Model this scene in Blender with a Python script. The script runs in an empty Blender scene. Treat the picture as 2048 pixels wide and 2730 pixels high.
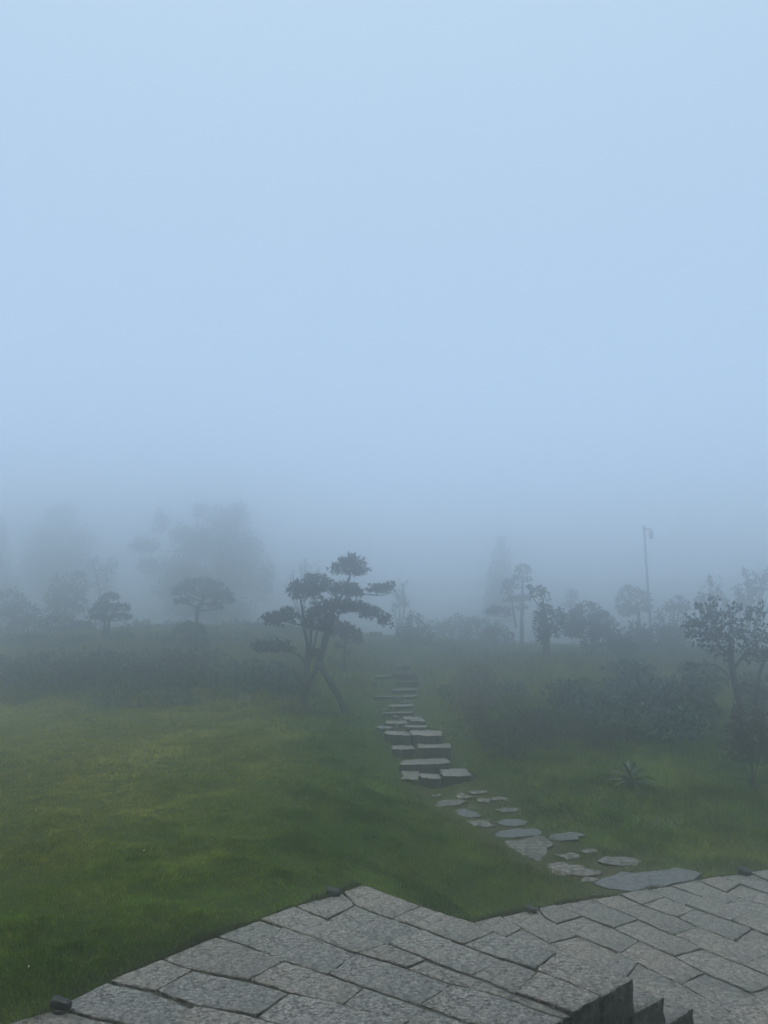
import bpy, math
import numpy as np
from mathutils import Vector

sc = bpy.context.scene
COL = sc.collection
R = math.radians

# ------------------------------------------------------------------ camera
CAMZ, PITCH, FPX, CX, CY = 1.6, R(10.04), 2051.0, 1024.0, 1365.0
cam_d = bpy.data.cameras.new('camera')
cam_d.sensor_fit = 'HORIZONTAL'
cam_d.sensor_width = 36.0
cam_d.lens = 36.0 * FPX / 2048.0
cam_d.clip_start = 0.05
cam_d.clip_end = 2000
cam = bpy.data.objects.new('camera', cam_d)
COL.objects.link(cam)
cam.location = (0, 0, CAMZ)
cam.rotation_euler = (R(90) + PITCH, 0, 0)
sc.camera = cam

# ------------------------------------------------------------------ sky
SUN_EL, SUN_ROT = R(66), R(205)
world = bpy.data.worlds.new('World')
sc.world = world
world.use_nodes = True
wn, wl = world.node_tree.nodes, world.node_tree.links
wn.clear()
w_out = wn.new('ShaderNodeOutputWorld')
w_bg = wn.new('ShaderNodeBackground')
w_sky = wn.new('ShaderNodeTexSky')
w_sky.sky_type = 'NISHITA'
w_sky.sun_disc = False
w_sky.sun_elevation = SUN_EL
w_sky.sun_rotation = SUN_ROT
w_sky.air_density = 1.0
w_sky.dust_density = 3.0
w_dim = wn.new('ShaderNodeVectorMath'); w_dim.operation = 'SCALE'
w_dim.inputs['Scale'].default_value = 0.07
wl.new(w_sky.outputs['Color'], w_dim.inputs[0])
w_tc = wn.new('ShaderNodeTexCoord')
w_sep = wn.new('ShaderNodeSeparateXYZ')
wl.new(w_tc.outputs['Generated'], w_sep.inputs[0])
w_rmp = wn.new('ShaderNodeValToRGB')          # overcast deck: brighter towards the zenith
w_rmp.color_ramp.interpolation = 'B_SPLINE'
e = w_rmp.color_ramp.elements
SKY = [(0.0, (0.79, 1.12, 1.66)), (0.35, (0.43, 0.615, 0.84)), (0.70, (0.545, 0.735, 0.93)), (1.0, (0.62, 0.82, 1.03))]
while len(e) < len(SKY): e.new(0.5)
for k_, (p_, c_) in enumerate(SKY):               # stored at half value (the ramp clips at 1), doubled below
    e[k_].position = p_; e[k_].color = (*[x_ / 2 for x_ in c_], 1)
w_dbl = wn.new('ShaderNodeVectorMath'); w_dbl.operation = 'SCALE'; w_dbl.inputs['Scale'].default_value = 2.0
wl.new(w_rmp.outputs['Color'], w_dbl.inputs[0])
wl.new(w_sep.outputs['Z'], w_rmp.inputs['Fac'])
w_mix = wn.new('ShaderNodeMix'); w_mix.data_type = 'RGBA'
w_mix.inputs['Factor'].default_value = 0.92   # cloud cover
wl.new(w_dim.outputs[0], w_mix.inputs['A'])
wl.new(w_dbl.outputs[0], w_mix.inputs['B'])
wl.new(w_mix.outputs['Result'], w_bg.inputs['Color'])
w_bg.inputs['Strength'].default_value = 1.0
wl.new(w_bg.outputs[0], w_out.inputs['Surface'])

sun_d = bpy.data.lights.new('sun', 'SUN')
sun_d.energy = 1.5
sun_d.angle = R(60)
sun_d.color = (1.0, 0.91, 0.78)
sun = bpy.data.objects.new('sun', sun_d)
COL.objects.link(sun)
sun.rotation_euler = (R(90) - SUN_EL, 0, R(180) - SUN_ROT)
sun.location = (0, 0, 30)

vs = sc.view_settings
vs.view_transform = 'Standard'; vs.look = 'None'; vs.gamma = 1.0; vs.exposure = 0.0
vs.use_curve_mapping = False
sc.render.engine = 'CYCLES'
cy = sc.cycles
cy.use_denoising = True
cy.max_bounces = 48
cy.diffuse_bounces = 3
cy.transmission_bounces = 4
cy.volume_bounces = 40
cy.use_adaptive_sampling = False
try:
    cy.denoiser = 'OPENIMAGEDENOISE'
    cy.denoising_input_passes = 'RGB_ALBEDO_NORMAL'
except Exception:
    pass
FOG_DENSITY = 0.066

# ------------------------------------------------------------------ projection helpers (photo pixels of the 2048x2730 frame)
CP, SP = math.cos(PITCH), math.sin(PITCH)
def ray(u, v):
    xc = (u - CX) / FPX; zc = -(v - CY) / FPX
    dy = CP - SP * zc; dz = SP + CP * zc
    return xc / dy, dz / dy
def PZ(u, v, z):
    a, b = ray(u, v)
    y = (z - CAMZ) / b
    return np.array([a * y, y, z])
def PY(u, v, y):
    a, b = ray(u, v)
    return np.array([a * y, y, CAMZ + b * y])
def mpp(v, y):                                 # metres for one pixel at that depth
    zc = -(v - CY) / FPX
    return y / (CP - SP * zc) / FPX
def zone(x0, y0, k):
    return lambda x, y: (x0 + x * k, y0 + y * k), k
D = 2048.0 / 1659.0

# ------------------------------------------------------------------ noise
def vnoise(x, y, seed=0):
    xi = np.floor(x).astype(np.int64); yi = np.floor(y).astype(np.int64)
    fx = x - xi; fy = y - yi
    fx = fx * fx * (3 - 2 * fx); fy = fy * fy * (3 - 2 * fy)
    def h(i, j):
        n = (i * 374761393 + j * 668265263 + seed * 974634777) & 0xFFFFFFFF
        n = ((n ^ (n >> 13)) * 1274126177) & 0xFFFFFFFF
        return ((n ^ (n >> 16)) & 0xFFFF) / 65535.0
    a = h(xi, yi); b = h(xi + 1, yi); c = h(xi, yi + 1); d = h(xi + 1, yi + 1)
    return (a + (b - a) * fx) * (1 - fy) + (c + (d - c) * fx) * fy
def fbm(x, y, seed=0, oct=3):
    s = 0; a = 0.5; t = 0
    for k in range(oct):
        s = s + a * vnoise(x * 2 ** k, y * 2 ** k, seed + k * 17); t += a; a *= 0.5
    return s / t

# ------------------------------------------------------------------ paving outlines in plan
LAND = -0.45
left_edge_px = [(75, 2735), (125, 2702), (187, 2662), (286, 2628), (298, 2608), (413, 2551), (434, 2553), (500, 2520),
                (550, 2497), (578, 2496), (672, 2457), (695, 2452), (775, 2420), (806, 2416), (845, 2400), (910, 2380), (966, 2360)]
land_edge_px = [(1264, 2458), (1300, 2446), (1340, 2440), (1385, 2432), (1450, 2418), (1500, 2408), (1560, 2398), (1600, 2390),
                (1652, 2385), (1725, 2372), (1790, 2363), (1840, 2350), (1905, 2338), (1965, 2331), (2003, 2326), (2048, 2318)]
LE = np.array([PZ(u, v, 0)[:2] for u, v in left_edge_px])
DE = np.array([PZ(u, v, LAND)[:2] for u, v in land_edge_px])
tail = DE[-1] + (DE[-1] - DE[-8]) / np.linalg.norm(DE[-1] - DE[-8]) * 4.0
PAVED = np.vstack([[[-4.6, -3.5]], [[-3.1, 0.6]], LE, DE, [tail], [[9.5, 3.0]], [[9.5, -3.5]]])

def in_poly(px, py, poly):
    inside = np.zeros(px.shape, bool)
    n = len(poly)
    for i in range(n):
        x1, y1 = poly[i]; x2, y2 = poly[(i + 1) % n]
        if y1 == y2: continue
        c = ((y1 > py) != (y2 > py)) & (px < (x2 - x1) * (py - y1) / (y2 - y1) + x1)
        inside ^= c
    return inside

# ------------------------------------------------------------------ terrain: thin plate spline through sighted points
cps = [(-6, 3, 0), (-4, 4, -.02), (-3, 5, -.02), (-1.9, 4.2, -.03), (-1.3, 5.0, -.03), (-.7, 5.5, -.03), (-.2, 5.8, -.06),
       (-6, 8, .12), (-3, 8, .10), (-1.2, 8, .04), (-8, 12, .32), (-4, 12, .30), (-1.5, 11.5, .22), (-.5, 9.6, .02),
       (0.1, 7.2, -.16), (.35, 8.3, -.17), (-10, 16, .55), (-5, 16, .56), (-1.6, 15, .50), (-3.2, 14, .42)]
for u, v, z in [(1264, 2458, -.47), (1500, 2408, -.47), (1700, 2378, -.47), (1900, 2340, -.47), (2048, 2318, -.48),
                (1620, 2345, -.46), (1560, 2300, -.44), (1420, 2260, -.41), (1360, 2215, -.38), (1300, 2170, -.34), (1260, 2130, -.30),
                (1160, 2105, -.26), (1980, 2110, -.22), (1600, 2098, -.17), (1980, 2284, -.44), (1450, 2120, -.25), (1800, 2200, -.35),
                (1850, 2030, -.08), (1480, 2030, -.06)]:
    cps.append(tuple(PZ(u, v, z)))
step_rows = [(942, 1690, 10.75), (920, 1657, 11.3), (912, 1627, 11.75), (895, 1597, 12.2), (872, 1574, 12.9), (872, 1562, 13.4), (860, 1543, 14.0),
             (868, 1527, 14.6), (858, 1505, 15.4), (868, 1492, 15.9), (868, 1477, 16.4), (862, 1462, 17.0), (868, 1442, 18.0), (872, 1432, 19.2)]
for u, v, y in step_rows:
    p = PY(u * D, v * D, y); cps.append((p[0], p[1] + .2, p[2] - (0.06 if y < 12.5 else .045)))
p = PY(942 * D, 1690 * D, 10.75)
cps += [(p[0], 10.45, p[2] - .075), (p[0] - .5, 10.6, p[2] + .0), (p[0] + .6, 10.5, p[2] - .05), (1.05, 10.55, -.17)]
for u, v, y in [(1180, 1436, 18.0), (1000, 1600, 12.4), (1250, 1575, 13.6), (1035, 1550, 13.9), (1400, 1605, 13.2), (1280, 1425, 20), (1120, 1480, 16.2),
                (1300, 1470, 16.5), (1560, 1640, 12.0), (750, 1535, 14.8), (760, 1470, 16.8), (800, 1610, 12.0)]:
    p = PY(u * D, v * D, y); cps.append(tuple(p))
cps += [(-8, 20.5, 1.62), (-4, 20.5, 1.62), (-1.2, 19, 1.38), (-2.5, 25, 2.15), (-10, 27, 2.2), (1.5, 24, 1.6), (5, 25, 1.5), (12, 28, 1.5), (10, 20, 1.2),
        (8, 14, .2), (9, 9, -.35), (12, 5, -.45), (-14, 10, .3), (-14, 18, .9), (-12, 3, .1),
        (-40, 50, 2.0), (0, 55, 1.6), (40, 50, 1.4), (-100, 100, 2), (100, 100, 1.5), (0, 145, 1.5), (-60, 0, .4), (60, 0, -.2), (-30, -30, 0), (30, -30, -.4),
        (0, -40, -.3), (-140, 40, 1), (140, 40, .5)]
cps = np.array(cps, float)
def _k(r2): return r2 * np.log(r2 + 1e-12) * 0.5
_n = len(cps)
_d2 = ((cps[:, None, :2] - cps[None, :, :2]) ** 2).sum(-1)
_A = np.zeros((_n + 3, _n + 3))
_A[:_n, :_n] = _k(_d2) + np.eye(_n) * 0.05
_A[:_n, _n] = 1; _A[:_n, _n + 1:] = cps[:, :2]; _A[_n:, :_n] = _A[:_n, _n:].T
_w = np.linalg.solve(_A, np.concatenate([cps[:, 2], [0, 0, 0]]))
def base_h(x, y):
    x = np.atleast_1d(np.asarray(x, float)); y = np.atleast_1d(np.asarray(y, float))
    out = np.empty(x.shape)
    for i in range(0, x.size, 20000):
        xs, ys = x.ravel()[i:i + 20000], y.ravel()[i:i + 20000]
        d2 = (xs[:, None] - cps[None, :, 0]) ** 2 + (ys[:, None] - cps[None, :, 1]) ** 2
        out.ravel()[i:i + 20000] = _k(d2) @ _w[:_n] + _w[_n] + _w[_n + 1] * xs + _w[_n + 2] * ys
    far = np.clip((np.hypot(x, y - 15) - 45) / 60, 0, 1)
    return np.clip(out * (1 - far) + 1.2 * far, -1.2, 3.0)
def hgt(x, y):
    x = np.atleast_1d(np.asarray(x, float)); y = np.atleast_1d(np.asarray(y, float))
    z = base_h(x, y)
    amp = np.clip((y - 6) / 8, 0.25, 1.0)
    pc = np.interp(y, [5.8, 6.6, 7.6, 8.4, 9.3, 10.6], [2.9, 2.7, 2.1, 1.35, .95, .85])
    flat = np.exp(-((x - pc) / np.interp(y, [7, 8.2, 9], [1.5, 1.0, .75])) ** 4) * np.clip((y - 5.6) / .5, 0, 1) * np.clip((11.2 - y) / .6, 0, 1)
    amp = amp * (1 - .9 * flat); bamp = 0.11 * (1 - .9 * flat)
    z = z + (fbm(x * 1.6, y * 1.6, 3) - .5) * 0.07 * amp + (.6 * fbm(x * 2.7, y * 2.7, 9, 2) + .4 * fbm(x * 7, y * 7, 29, 2) - .5) * bamp
    return z
def H(x, y): return float(hgt(x, y)[0])
def ground_hit(u, v, lift=0.0):
    a, b = ray(u, v)
    ys = np.arange(3.0, 40.0, 0.03)
    d = (CAMZ + b * ys) - (base_h(a * ys, ys) + lift)
    i = int(np.argmax(d <= 0)) if (d <= 0).any() else len(ys) - 1
    return np.array([a * ys[i], ys[i], CAMZ + b * ys[i]])

# ------------------------------------------------------------------ materials
def nodes_of(name):
    mt = bpy.data.materials.new(name); mt.use_nodes = True
    nt = mt.node_tree
    b = nt.nodes['Principled BSDF']
    return mt, nt.nodes, nt.links, b
def noise_node(n, l, vec, scale, detail=4, rough=0.6):
    t = n.new('ShaderNodeTexNoise'); t.inputs['Scale'].default_value = scale
    t.inputs['Detail'].default_value = detail; t.inputs['Roughness'].default_value = rough
    l.new(vec, t.inputs['Vector']); return t.outputs['Fac']
def ramp(n, l, fac, stops):
    r = n.new('ShaderNodeValToRGB'); el = r.color_ramp.elements
    while len(el) < len(stops): el.new(0.5)
    for k, (p, c) in enumerate(stops): el[k].position = p; el[k].color = (*c, 1)
    l.new(fac, r.inputs['Fac']); return r.outputs['Color']
def mixc(n, l, a, b, fac, mode='MIX'):
    x = n.new('ShaderNodeMix'); x.data_type = 'RGBA'; x.blend_type = mode
    for key, val in (('Factor', fac), ('A', a), ('B', b)):
        s = x.inputs[key] if key == 'Factor' else [i for i in x.inputs if i.name == key and i.type == 'RGBA'][0]
        if hasattr(val, 'node'): l.new(val, s)
        else: s.default_value = val if key == 'Factor' else (*val, 1)
    return [o for o in x.outputs if o.type == 'RGBA'][0]
def math_n(n, l, op, a, b):
    x = n.new('ShaderNodeMath'); x.operation = op
    for k, val in enumerate((a, b)):
        if hasattr(val, 'node'): l.new(val, x.inputs[k])
        else: x.inputs[k].default_value = val
    return x.outputs[0]
def bump(n, l, b, h, dist, strength=1.0, prev=None):
    x = n.new('ShaderNodeBump'); x.inputs['Distance'].default_value = dist; x.inputs['Strength'].default_value = strength
    l.new(h, x.inputs['Height'])
    if prev: l.new(prev, x.inputs['Normal'])
    l.new(x.outputs[0], b.inputs['Normal']); return x.outputs[0]

def stone_mat(name, dark, mid, light, stain, grain=70.0, pit=0.006, moss=0.25, rough=0.75):
    mt, n, l, b = nodes_of(name)
    tc = n.new('ShaderNodeTexCoord'); oi = n.new('ShaderNodeObjectInfo')
    g = noise_node(n, l, tc.outputs['Object'], grain, 5, 0.75)
    g2 = noise_node(n, l, tc.outputs['Object'], grain * 0.28, 4, 0.7)
    gg = math_n(n, l, 'ADD', math_n(n, l, 'MULTIPLY', g, 0.8), math_n(n, l, 'MULTIPLY', g2, 0.2))
    c = ramp(n, l, gg, [(0.41, dark), (0.50, mid), (0.60, light)])
    vo = n.new('ShaderNodeTexVoronoi'); vo.inputs['Scale'].default_value = grain * 2.2
    l.new(tc.outputs['Object'], vo.inputs['Vector'])
    sp = ramp(n, l, vo.outputs['Color'], [(0.0, (0.55, 0.55, 0.57)), (0.5, (1, 1, 1)), (1.0, (1.25, 1.24, 1.2))])
    c = mixc(n, l, c, sp, 0.55, 'MULTIPLY')
    st = noise_node(n, l, tc.outputs['Object'], 2.3, 5, 0.65)
    stf = ramp(n, l, st, [(0.42, (0, 0, 0)), (0.62, (1, 1, 1))])
    c = mixc(n, l, c, mixc(n, l, c, stain, 0.62), math_n(n, l, 'MULTIPLY', stf, moss * 2))
    var = n.new('ShaderNodeMapRange'); l.new(oi.outputs['Random'], var.inputs['Value'])
    var.inputs['To Min'].default_value = 0.90; var.inputs['To Max'].default_value = 1.10
    cb = n.new('ShaderNodeCombineXYZ')
    for k in range(3): l.new(var.outputs[0], cb.inputs[k])
    c = mixc(n, l, c, cb.outputs[0], 1.0, 'MULTIPLY')
    hue = ramp(n, l, oi.outputs['Random'], [(0.0, (1.02, 1.0, .98)), (0.37, (.975, 1.0, 1.02)), (0.6, (1.0, 1.0, 1.0)), (0.85, (1.03, 1.0, .97)), (1.0, (.97, .995, 1.02))])
    c = mixc(n, l, c, hue, 1.0, 'MULTIPLY')
    l.new(c, b.inputs['Base Color'])
    rr_ = n.new('ShaderNodeMapRange'); l.new(stf, rr_.inputs['Value'])
    rr_.inputs['To Min'].default_value = rough; rr_.inputs['To Max'].default_value = rough - .24
    l.new(rr_.outputs[0], b.inputs['Roughness'])
    b.inputs['Specular IOR Level'].default_value = 0.35
    p = bump(n, l, b, g2, pit * 2.2, 0.9)
    bump(n, l, b, g, pit, 0.9, p)
    return mt

M = {}
M['granite'] = stone_mat('granite', (.072, .068, .057), (.228, .212, .178), (.45, .42, .355), (.09, .087, .064), 48, 0.009, 0.36, 0.74)
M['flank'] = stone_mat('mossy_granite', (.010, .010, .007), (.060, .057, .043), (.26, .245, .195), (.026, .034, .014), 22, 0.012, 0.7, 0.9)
M['fieldstone'] = stone_mat('fieldstone', (.050, .047, .040), (.19, .178, .154), (.38, .36, .31), (.075, .068, .046), 22, 0.018, 0.5, 0.85)
M['stepstone'] = stone_mat('pale_stepstone', (.095, .09, .078), (.26, .245, .215), (.46, .44, .39), (.12, .11, .08), 22, 0.014, 0.45, 0.85)
M['dark_side'] = stone_mat('dark_fieldstone', (.009, .009, .007), (.020, .0195, .015), (.048, .046, .036), (.013, .016, .007), 26, 0.01, 0.5, 0.9)  # much darker stone for the sides of path and hillside step stones
M['bluestone'] = stone_mat('wet_bluestone', (.075, .080, .078), (.140, .146, .142), (.23, .236, .228), (.07, .074, .062), 22, 0.007, 0.45, 0.62)

def attr_mat(name, rough=0.6, transl=0.0, spec=0.25):
    mt, n, l, b = nodes_of(name)
    at = n.new('ShaderNodeAttribute'); at.attribute_name = 'col'
    l.new(at.outputs['Color'], b.inputs['Base Color'])
    b.inputs['Roughness'].default_value = rough
    b.inputs['Specular IOR Level'].default_value = spec
    if transl:
        t = n.new('ShaderNodeBsdfTranslucent'); l.new(at.outputs['Color'], t.inputs['Color'])
        mx = n.new('ShaderNodeMixShader'); mx.inputs[0].default_value = transl
        l.new(b.outputs[0], mx.inputs[1]); l.new(t.outputs[0], mx.inputs[2])
        l.new(mx.outputs[0], n['Material Output'].inputs['Surface'])
    return mt
M['leaf'] = attr_mat('leaf', 0.55, 0.2)
M['blade'] = attr_mat('grass_blade', 0.6, 0.2, 0.15)

def bark_mat(name, a, c2):
    mt, n, l, b = nodes_of(name)
    tc = n.new('ShaderNodeTexCoord')
    mp = n.new('ShaderNodeMapping'); mp.inputs['Scale'].default_value = (1, 1, 0.25)
    l.new(tc.outputs['Object'], mp.inputs['Vector'])
    f = noise_node(n, l, mp.outputs[0], 38, 5, 0.7)
    l.new(ramp(n, l, f, [(0.35, a), (0.65, c2)]), b.inputs['Base Color'])
    b.inputs['Roughness'].default_value = 0.9
    bump(n, l, b, f, 0.02, 0.8)
    return mt
M['bark'] = bark_mat('bark', (.018, .016, .013), (.065, .058, .048))
M['dark_wood'] = bark_mat('wet_dark_wood', (.006, .005, .004), (.020, .017, .013))
M['stake'] = bark_mat('weathered_wood', (.03, .026, .021), (.075, .065, .052))

def soil_mat():
    mt, n, l, b = nodes_of('turf_soil')
    tc = n.new('ShaderNodeTexCoord')
    f = noise_node(n, l, tc.outputs['Object'], 1.1, 6, 0.65)
    f2 = noise_node(n, l, tc.outputs['Object'], 22, 5, 0.7)
    c = ramp(n, l, f, [(0.35, (.022, .046, .008)), (0.55, (.046, .072, .014)), (0.72, (.085, .088, .024))])
    c = mixc(n, l, c, ramp(n, l, f2, [(0.3, (.55, .55, .55)), (0.7, (1.35, 1.35, 1.35))]), 0.8, 'MULTIPLY')
    at = n.new('ShaderNodeAttribute'); at.attribute_name = 'col'
    earth = ramp(n, l, f2, [(0.3, (.055, .042, .024)), (0.7, (.13, .10, .060))])
    c = mixc(n, l, c, earth, at.outputs['Fac'])
    l.new(c, b.inputs['Base Color'])
    b.inputs['Roughness'].default_value = 0.95
    b.inputs['Specular IOR Level'].default_value = 0.1
    bump(n, l, b, f2, 0.03, 0.8)
    return mt
M['soil'] = soil_mat()
def plain(name, c, rough, metal=0.0, var=0.25, sc_=60):
    mt, n, l, b = nodes_of(name)
    tc = n.new('ShaderNodeTexCoord')
    f = noise_node(n, l, tc.outputs['Object'], sc_, 4, 0.6)
    l.new(ramp(n, l, f, [(0.3, tuple(x * (1 - var) for x in c)), (0.7, tuple(x * (1 + var) for x in c))]), b.inputs['Base Color'])
    b.inputs['Roughness'].default_value = rough; b.inputs['Metallic'].default_value = metal
    return mt
M['joint'] = plain('joint_soil', (.055, .056, .038), 0.95, 0, 0.6, 35)
M['black_metal'] = plain('black_painted_metal', (.004, .005, .007), 0.30, 0.0, 0.3, 90)
M['lens'] = plain('lamp_glass', (.03, .04, .045), 0.12, 0.0, 0.1, 20)
M['pole_metal'] = plain('galvanised_pole', (.16, .17, .18), 0.5, 0.3, 0.15, 20)
M['dome_dark'] = plain('smoked_dome', (.05, .055, .06), 0.25, 0.0, 0.1, 20)

# ------------------------------------------------------------------ object helpers
def mesh_np(name, V, T, cols=None, smooth=False):
    V = np.ascontiguousarray(V, np.float32); T = np.ascontiguousarray(T, np.int32)
    me = bpy.data.meshes.new(name)
    me.vertices.add(len(V)); me.vertices.foreach_set('co', V.ravel())
    k = T.shape[1]
    me.loops.add(T.size); me.loops.foreach_set('vertex_index', T.ravel())
    me.polygons.add(len(T)); me.polygons.foreach_set('loop_start', np.arange(0, T.size, k, dtype=np.int32))
    if smooth: me.polygons.foreach_set('use_smooth', np.ones(len(T), bool))
    me.update(calc_edges=True)
    if cols is not None:
        a = me.color_attributes.new('col', 'FLOAT_COLOR', 'POINT')
        c4 = np.ones((len(V), 4), np.float32); c4[:, :3] = cols
        a.data.foreach_set('color', c4.ravel())
    return me
def link(name, me, mat, parent=None):
    o = bpy.data.objects.new(name, me); COL.objects.link(o)
    if me is not None and mat is not None: me.materials.append(mat)
    if parent is not None: o.parent = parent
    return o
def empty(name, loc):
    o = bpy.data.objects.new(name, None); COL.objects.link(o); o.location = loc
    o.empty_display_size = 0.2
    return o
def tag(o, label=None, cat=None, group=None, kind=None):
    if label: o['label'] = label
    if cat: o['category'] = cat
    if group: o['group'] = group
    if kind: o['kind'] = kind
    return o
class Geo:                                     # collects triangles / quads split to triangles
    def __init__(s): s.v = []; s.t = []; s.n = 0
    def add(s, V, T):
        s.v.append(np.asarray(V, float)); s.t.append(np.asarray(T, int) + s.n); s.n += len(V)
    def mesh(s, name, off=(0, 0, 0), smooth=True):
        return mesh_np(name, np.vstack(s.v) - np.array(off), np.vstack(s.t), None, smooth)
def catmull(P, k=5):
    P = np.asarray(P, float)
    if len(P) < 3: return P if len(P) < 2 else np.array([P[0] + (P[1] - P[0]) * t for t in np.linspace(0, 1, k)])
    Q = np.vstack([2 * P[0] - P[1], P, 2 * P[-1] - P[-2]]); out = []
    for i in range(1, len(Q) - 2):
        for t in np.linspace(0, 1, k, endpoint=False):
            p0, p1, p2, p3 = Q[i - 1:i + 3]
            out.append(.5 * (2 * p1 + (p2 - p0) * t + (2 * p0 - 5 * p1 + 4 * p2 - p3) * t * t + (3 * p1 - p0 - 3 * p2 + p3) * t ** 3))
    out.append(P[-1]); return np.array(out)
def tube(g, P, rad, sides=7, rng=None, k=4):
    PR = catmull(np.column_stack([np.asarray(P, float), np.asarray(rad, float)]), k)
    P = PR[:, :3]; rad = np.maximum(PR[:, 3], 0.001)
    n = len(P); T = np.gradient(P, axis=0); T /= np.linalg.norm(T, axis=1)[:, None] + 1e-9
    ref = np.array([0.31, 0.95, 0.05]); V = []
    for i in range(n):
        a = np.cross(T[i], ref); a /= np.linalg.norm(a) + 1e-9; b = np.cross(T[i], a)
        th = np.arange(sides) / sides * 2 * math.pi
        rr = rad[i] * (1 + (rng.normal(0, .06, sides) if rng is not None else 0))
        V.append(P[i] + (np.cos(th) * rr)[:, None] * a + (np.sin(th) * rr)[:, None] * b)
    V = np.vstack(V + [P[:1], P[-1:]]); F = []
    for i in range(n - 1):
        for j in range(sides):
            a, b = i * sides + j, i * sides + (j + 1) % sides
            F += [(a, b, b + sides), (a, b + sides, a + sides)]
    for j in range(sides):
        F += [(n * sides, (j + 1) % sides, j), (n * sides + 1, (n - 1) * sides + j, (n - 1) * sides + (j + 1) % sides)]
    g.add(V, F)

# ------------------------------------------------------------------ slabs
def resample(poly, step):
    poly = np.asarray(poly, float); out = []
    for i in range(len(poly)):
        a, b = poly[i], poly[(i + 1) % len(poly)]
        k = max(1, int(round(np.linalg.norm(b - a) / step)))
        for t in range(k): out.append(a + (b - a) * t / k)
    return np.array(out)
def area2(p): return 0.5 * np.sum(p[:, 0] * np.roll(p[:, 1], -1) - np.roll(p[:, 0], -1) * p[:, 1])
def inset(p, d):
    t = np.roll(p, -1, 0) - np.roll(p, 1, 0)
    t /= np.linalg.norm(t, axis=1)[:, None] + 1e-9
    nrm = np.column_stack([-t[:, 1], t[:, 0]])
    return p + nrm * (d if np.isscalar(d) else np.asarray(d)[:, None])
def smooth_poly(p, w=0.25):
    return p * (1 - 2 * w) + np.roll(p, 1, 0) * w + np.roll(p, -1, 0) * w
def slab(name, poly, ztop, thick, parent, mat, seed, gap=0.007, step=0.05, jit=0.0028, bev=0.007, tilt=0.004, zfun=None, side=None):
    rng = np.random.default_rng(seed)
    p = np.asarray(poly, float)
    if area2(p) < 0: p = p[::-1]
    p = smooth_poly(resample(p, step), 0.07)
    p = inset(p, gap + rng.normal(0, jit, len(p)))
    c = p.mean(0)
    tx, ty = rng.normal(0, tilt, 2)
    def zz(q): return (ztop if zfun is None else zfun(q)) + (q[:, 0] - c[0]) * tx * 3 + (q[:, 1] - c[1]) * ty * 3
    n = len(p)
    q1 = inset(p, bev * 0.3); q2 = inset(p, bev * 1.3); q3 = inset(p, min(bev * 3.5, 0.05))
    ch = rng.random(n) * bev * 0.7
    rings = [np.column_stack([p, zz(p) - thick])]
    rough_rows = 3 if side is not None and thick > .1 else 0
    for t in range(rough_rows):
        pj = inset(p, np.clip(np.abs(rng.normal(0, .005, n)), 0, .009))
        rings.append(np.column_stack([pj, zz(p) - thick * (.75 - .22 * t) + rng.normal(0, .006, n)]))
    rings += [ np.column_stack([p, zz(p) - bev - ch]), np.column_stack([q1, zz(q1) - bev * 0.45 - ch * .4]),
             np.column_stack([q2, zz(q2) - bev * .12 * rng.random(n)]), np.column_stack([q3, zz(q3) + rng.normal(0, bev * .1, n)])]
    V = np.vstack(rings); F = []
    K = len(rings) - 1
    for k in range(K):
        for j in range(n):
            a, b = k * n + j, k * n + (j + 1) % n
            F.append((a, b, b + n, a + n))
    F.append(tuple(range(K * n, (K + 1) * n)))
    off = np.array([c[0], c[1], zz(c[None])[0] - thick])
    me = bpy.data.meshes.new(name); me.from_pydata((V - off).tolist(), [], F)
    o = link(name, me, mat, parent); o.location = off
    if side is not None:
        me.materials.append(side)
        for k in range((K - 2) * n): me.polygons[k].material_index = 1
    return o

# ------------------------------------------------------------------ ground sheet
def axis(a, b, fine, lo, hi, g=1.13):
    mid = np.arange(a, b + 1e-6, fine); up = [mid[-1]]; s = fine
    while up[-1] < hi: s = min(s * g, 9); up.append(up[-1] + s)
    dn = [mid[0]]; s = fine
    while dn[-1] > lo: s = min(s * g, 9); dn.append(dn[-1] - s)
    return np.concatenate([dn[:0:-1], mid, up[1:]])
gx = axis(-4.6, 5.6, 0.075, -140, 140)
gy = axis(3.2, 13.0, 0.075, -38, 150, 1.06)
GX, GY = np.meshgrid(gx, gy)
GZ = hgt(GX.ravel(), GY.ravel()).reshape(GX.shape)
pin = in_poly(GX, GY, PAVED)
GZ[pin] = -0.85
nx, ny = len(gx), len(gy)
pth_ = np.interp(GY, [6.6, 7.6, 8.4, 9.3, 10.6], [2.45, 1.95, 1.4, 1.0, .85])
worn = np.exp(-((GX - pth_) / .6) ** 2) * (GY < 10.9) * np.clip(fbm(GX * 2.2, GY * 2.2, 41) * 2.4 - .75, 0, .8)
WORN = np.repeat(worn.reshape(-1, 1), 3, 1)
idx = np.arange(nx * ny).reshape(ny, nx)
quads = np.column_stack([idx[:-1, :-1].ravel(), idx[:-1, 1:].ravel(), idx[1:, 1:].ravel(), idx[1:, :-1].ravel()])
ground = link('ground', mesh_np('ground', np.column_stack([GX.ravel(), GY.ravel(), GZ.ravel()]), quads, WORN, True), M['soil'])
tag(ground, 'grassy ground rising from the terrace to the foggy hillside', kind='structure')

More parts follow.
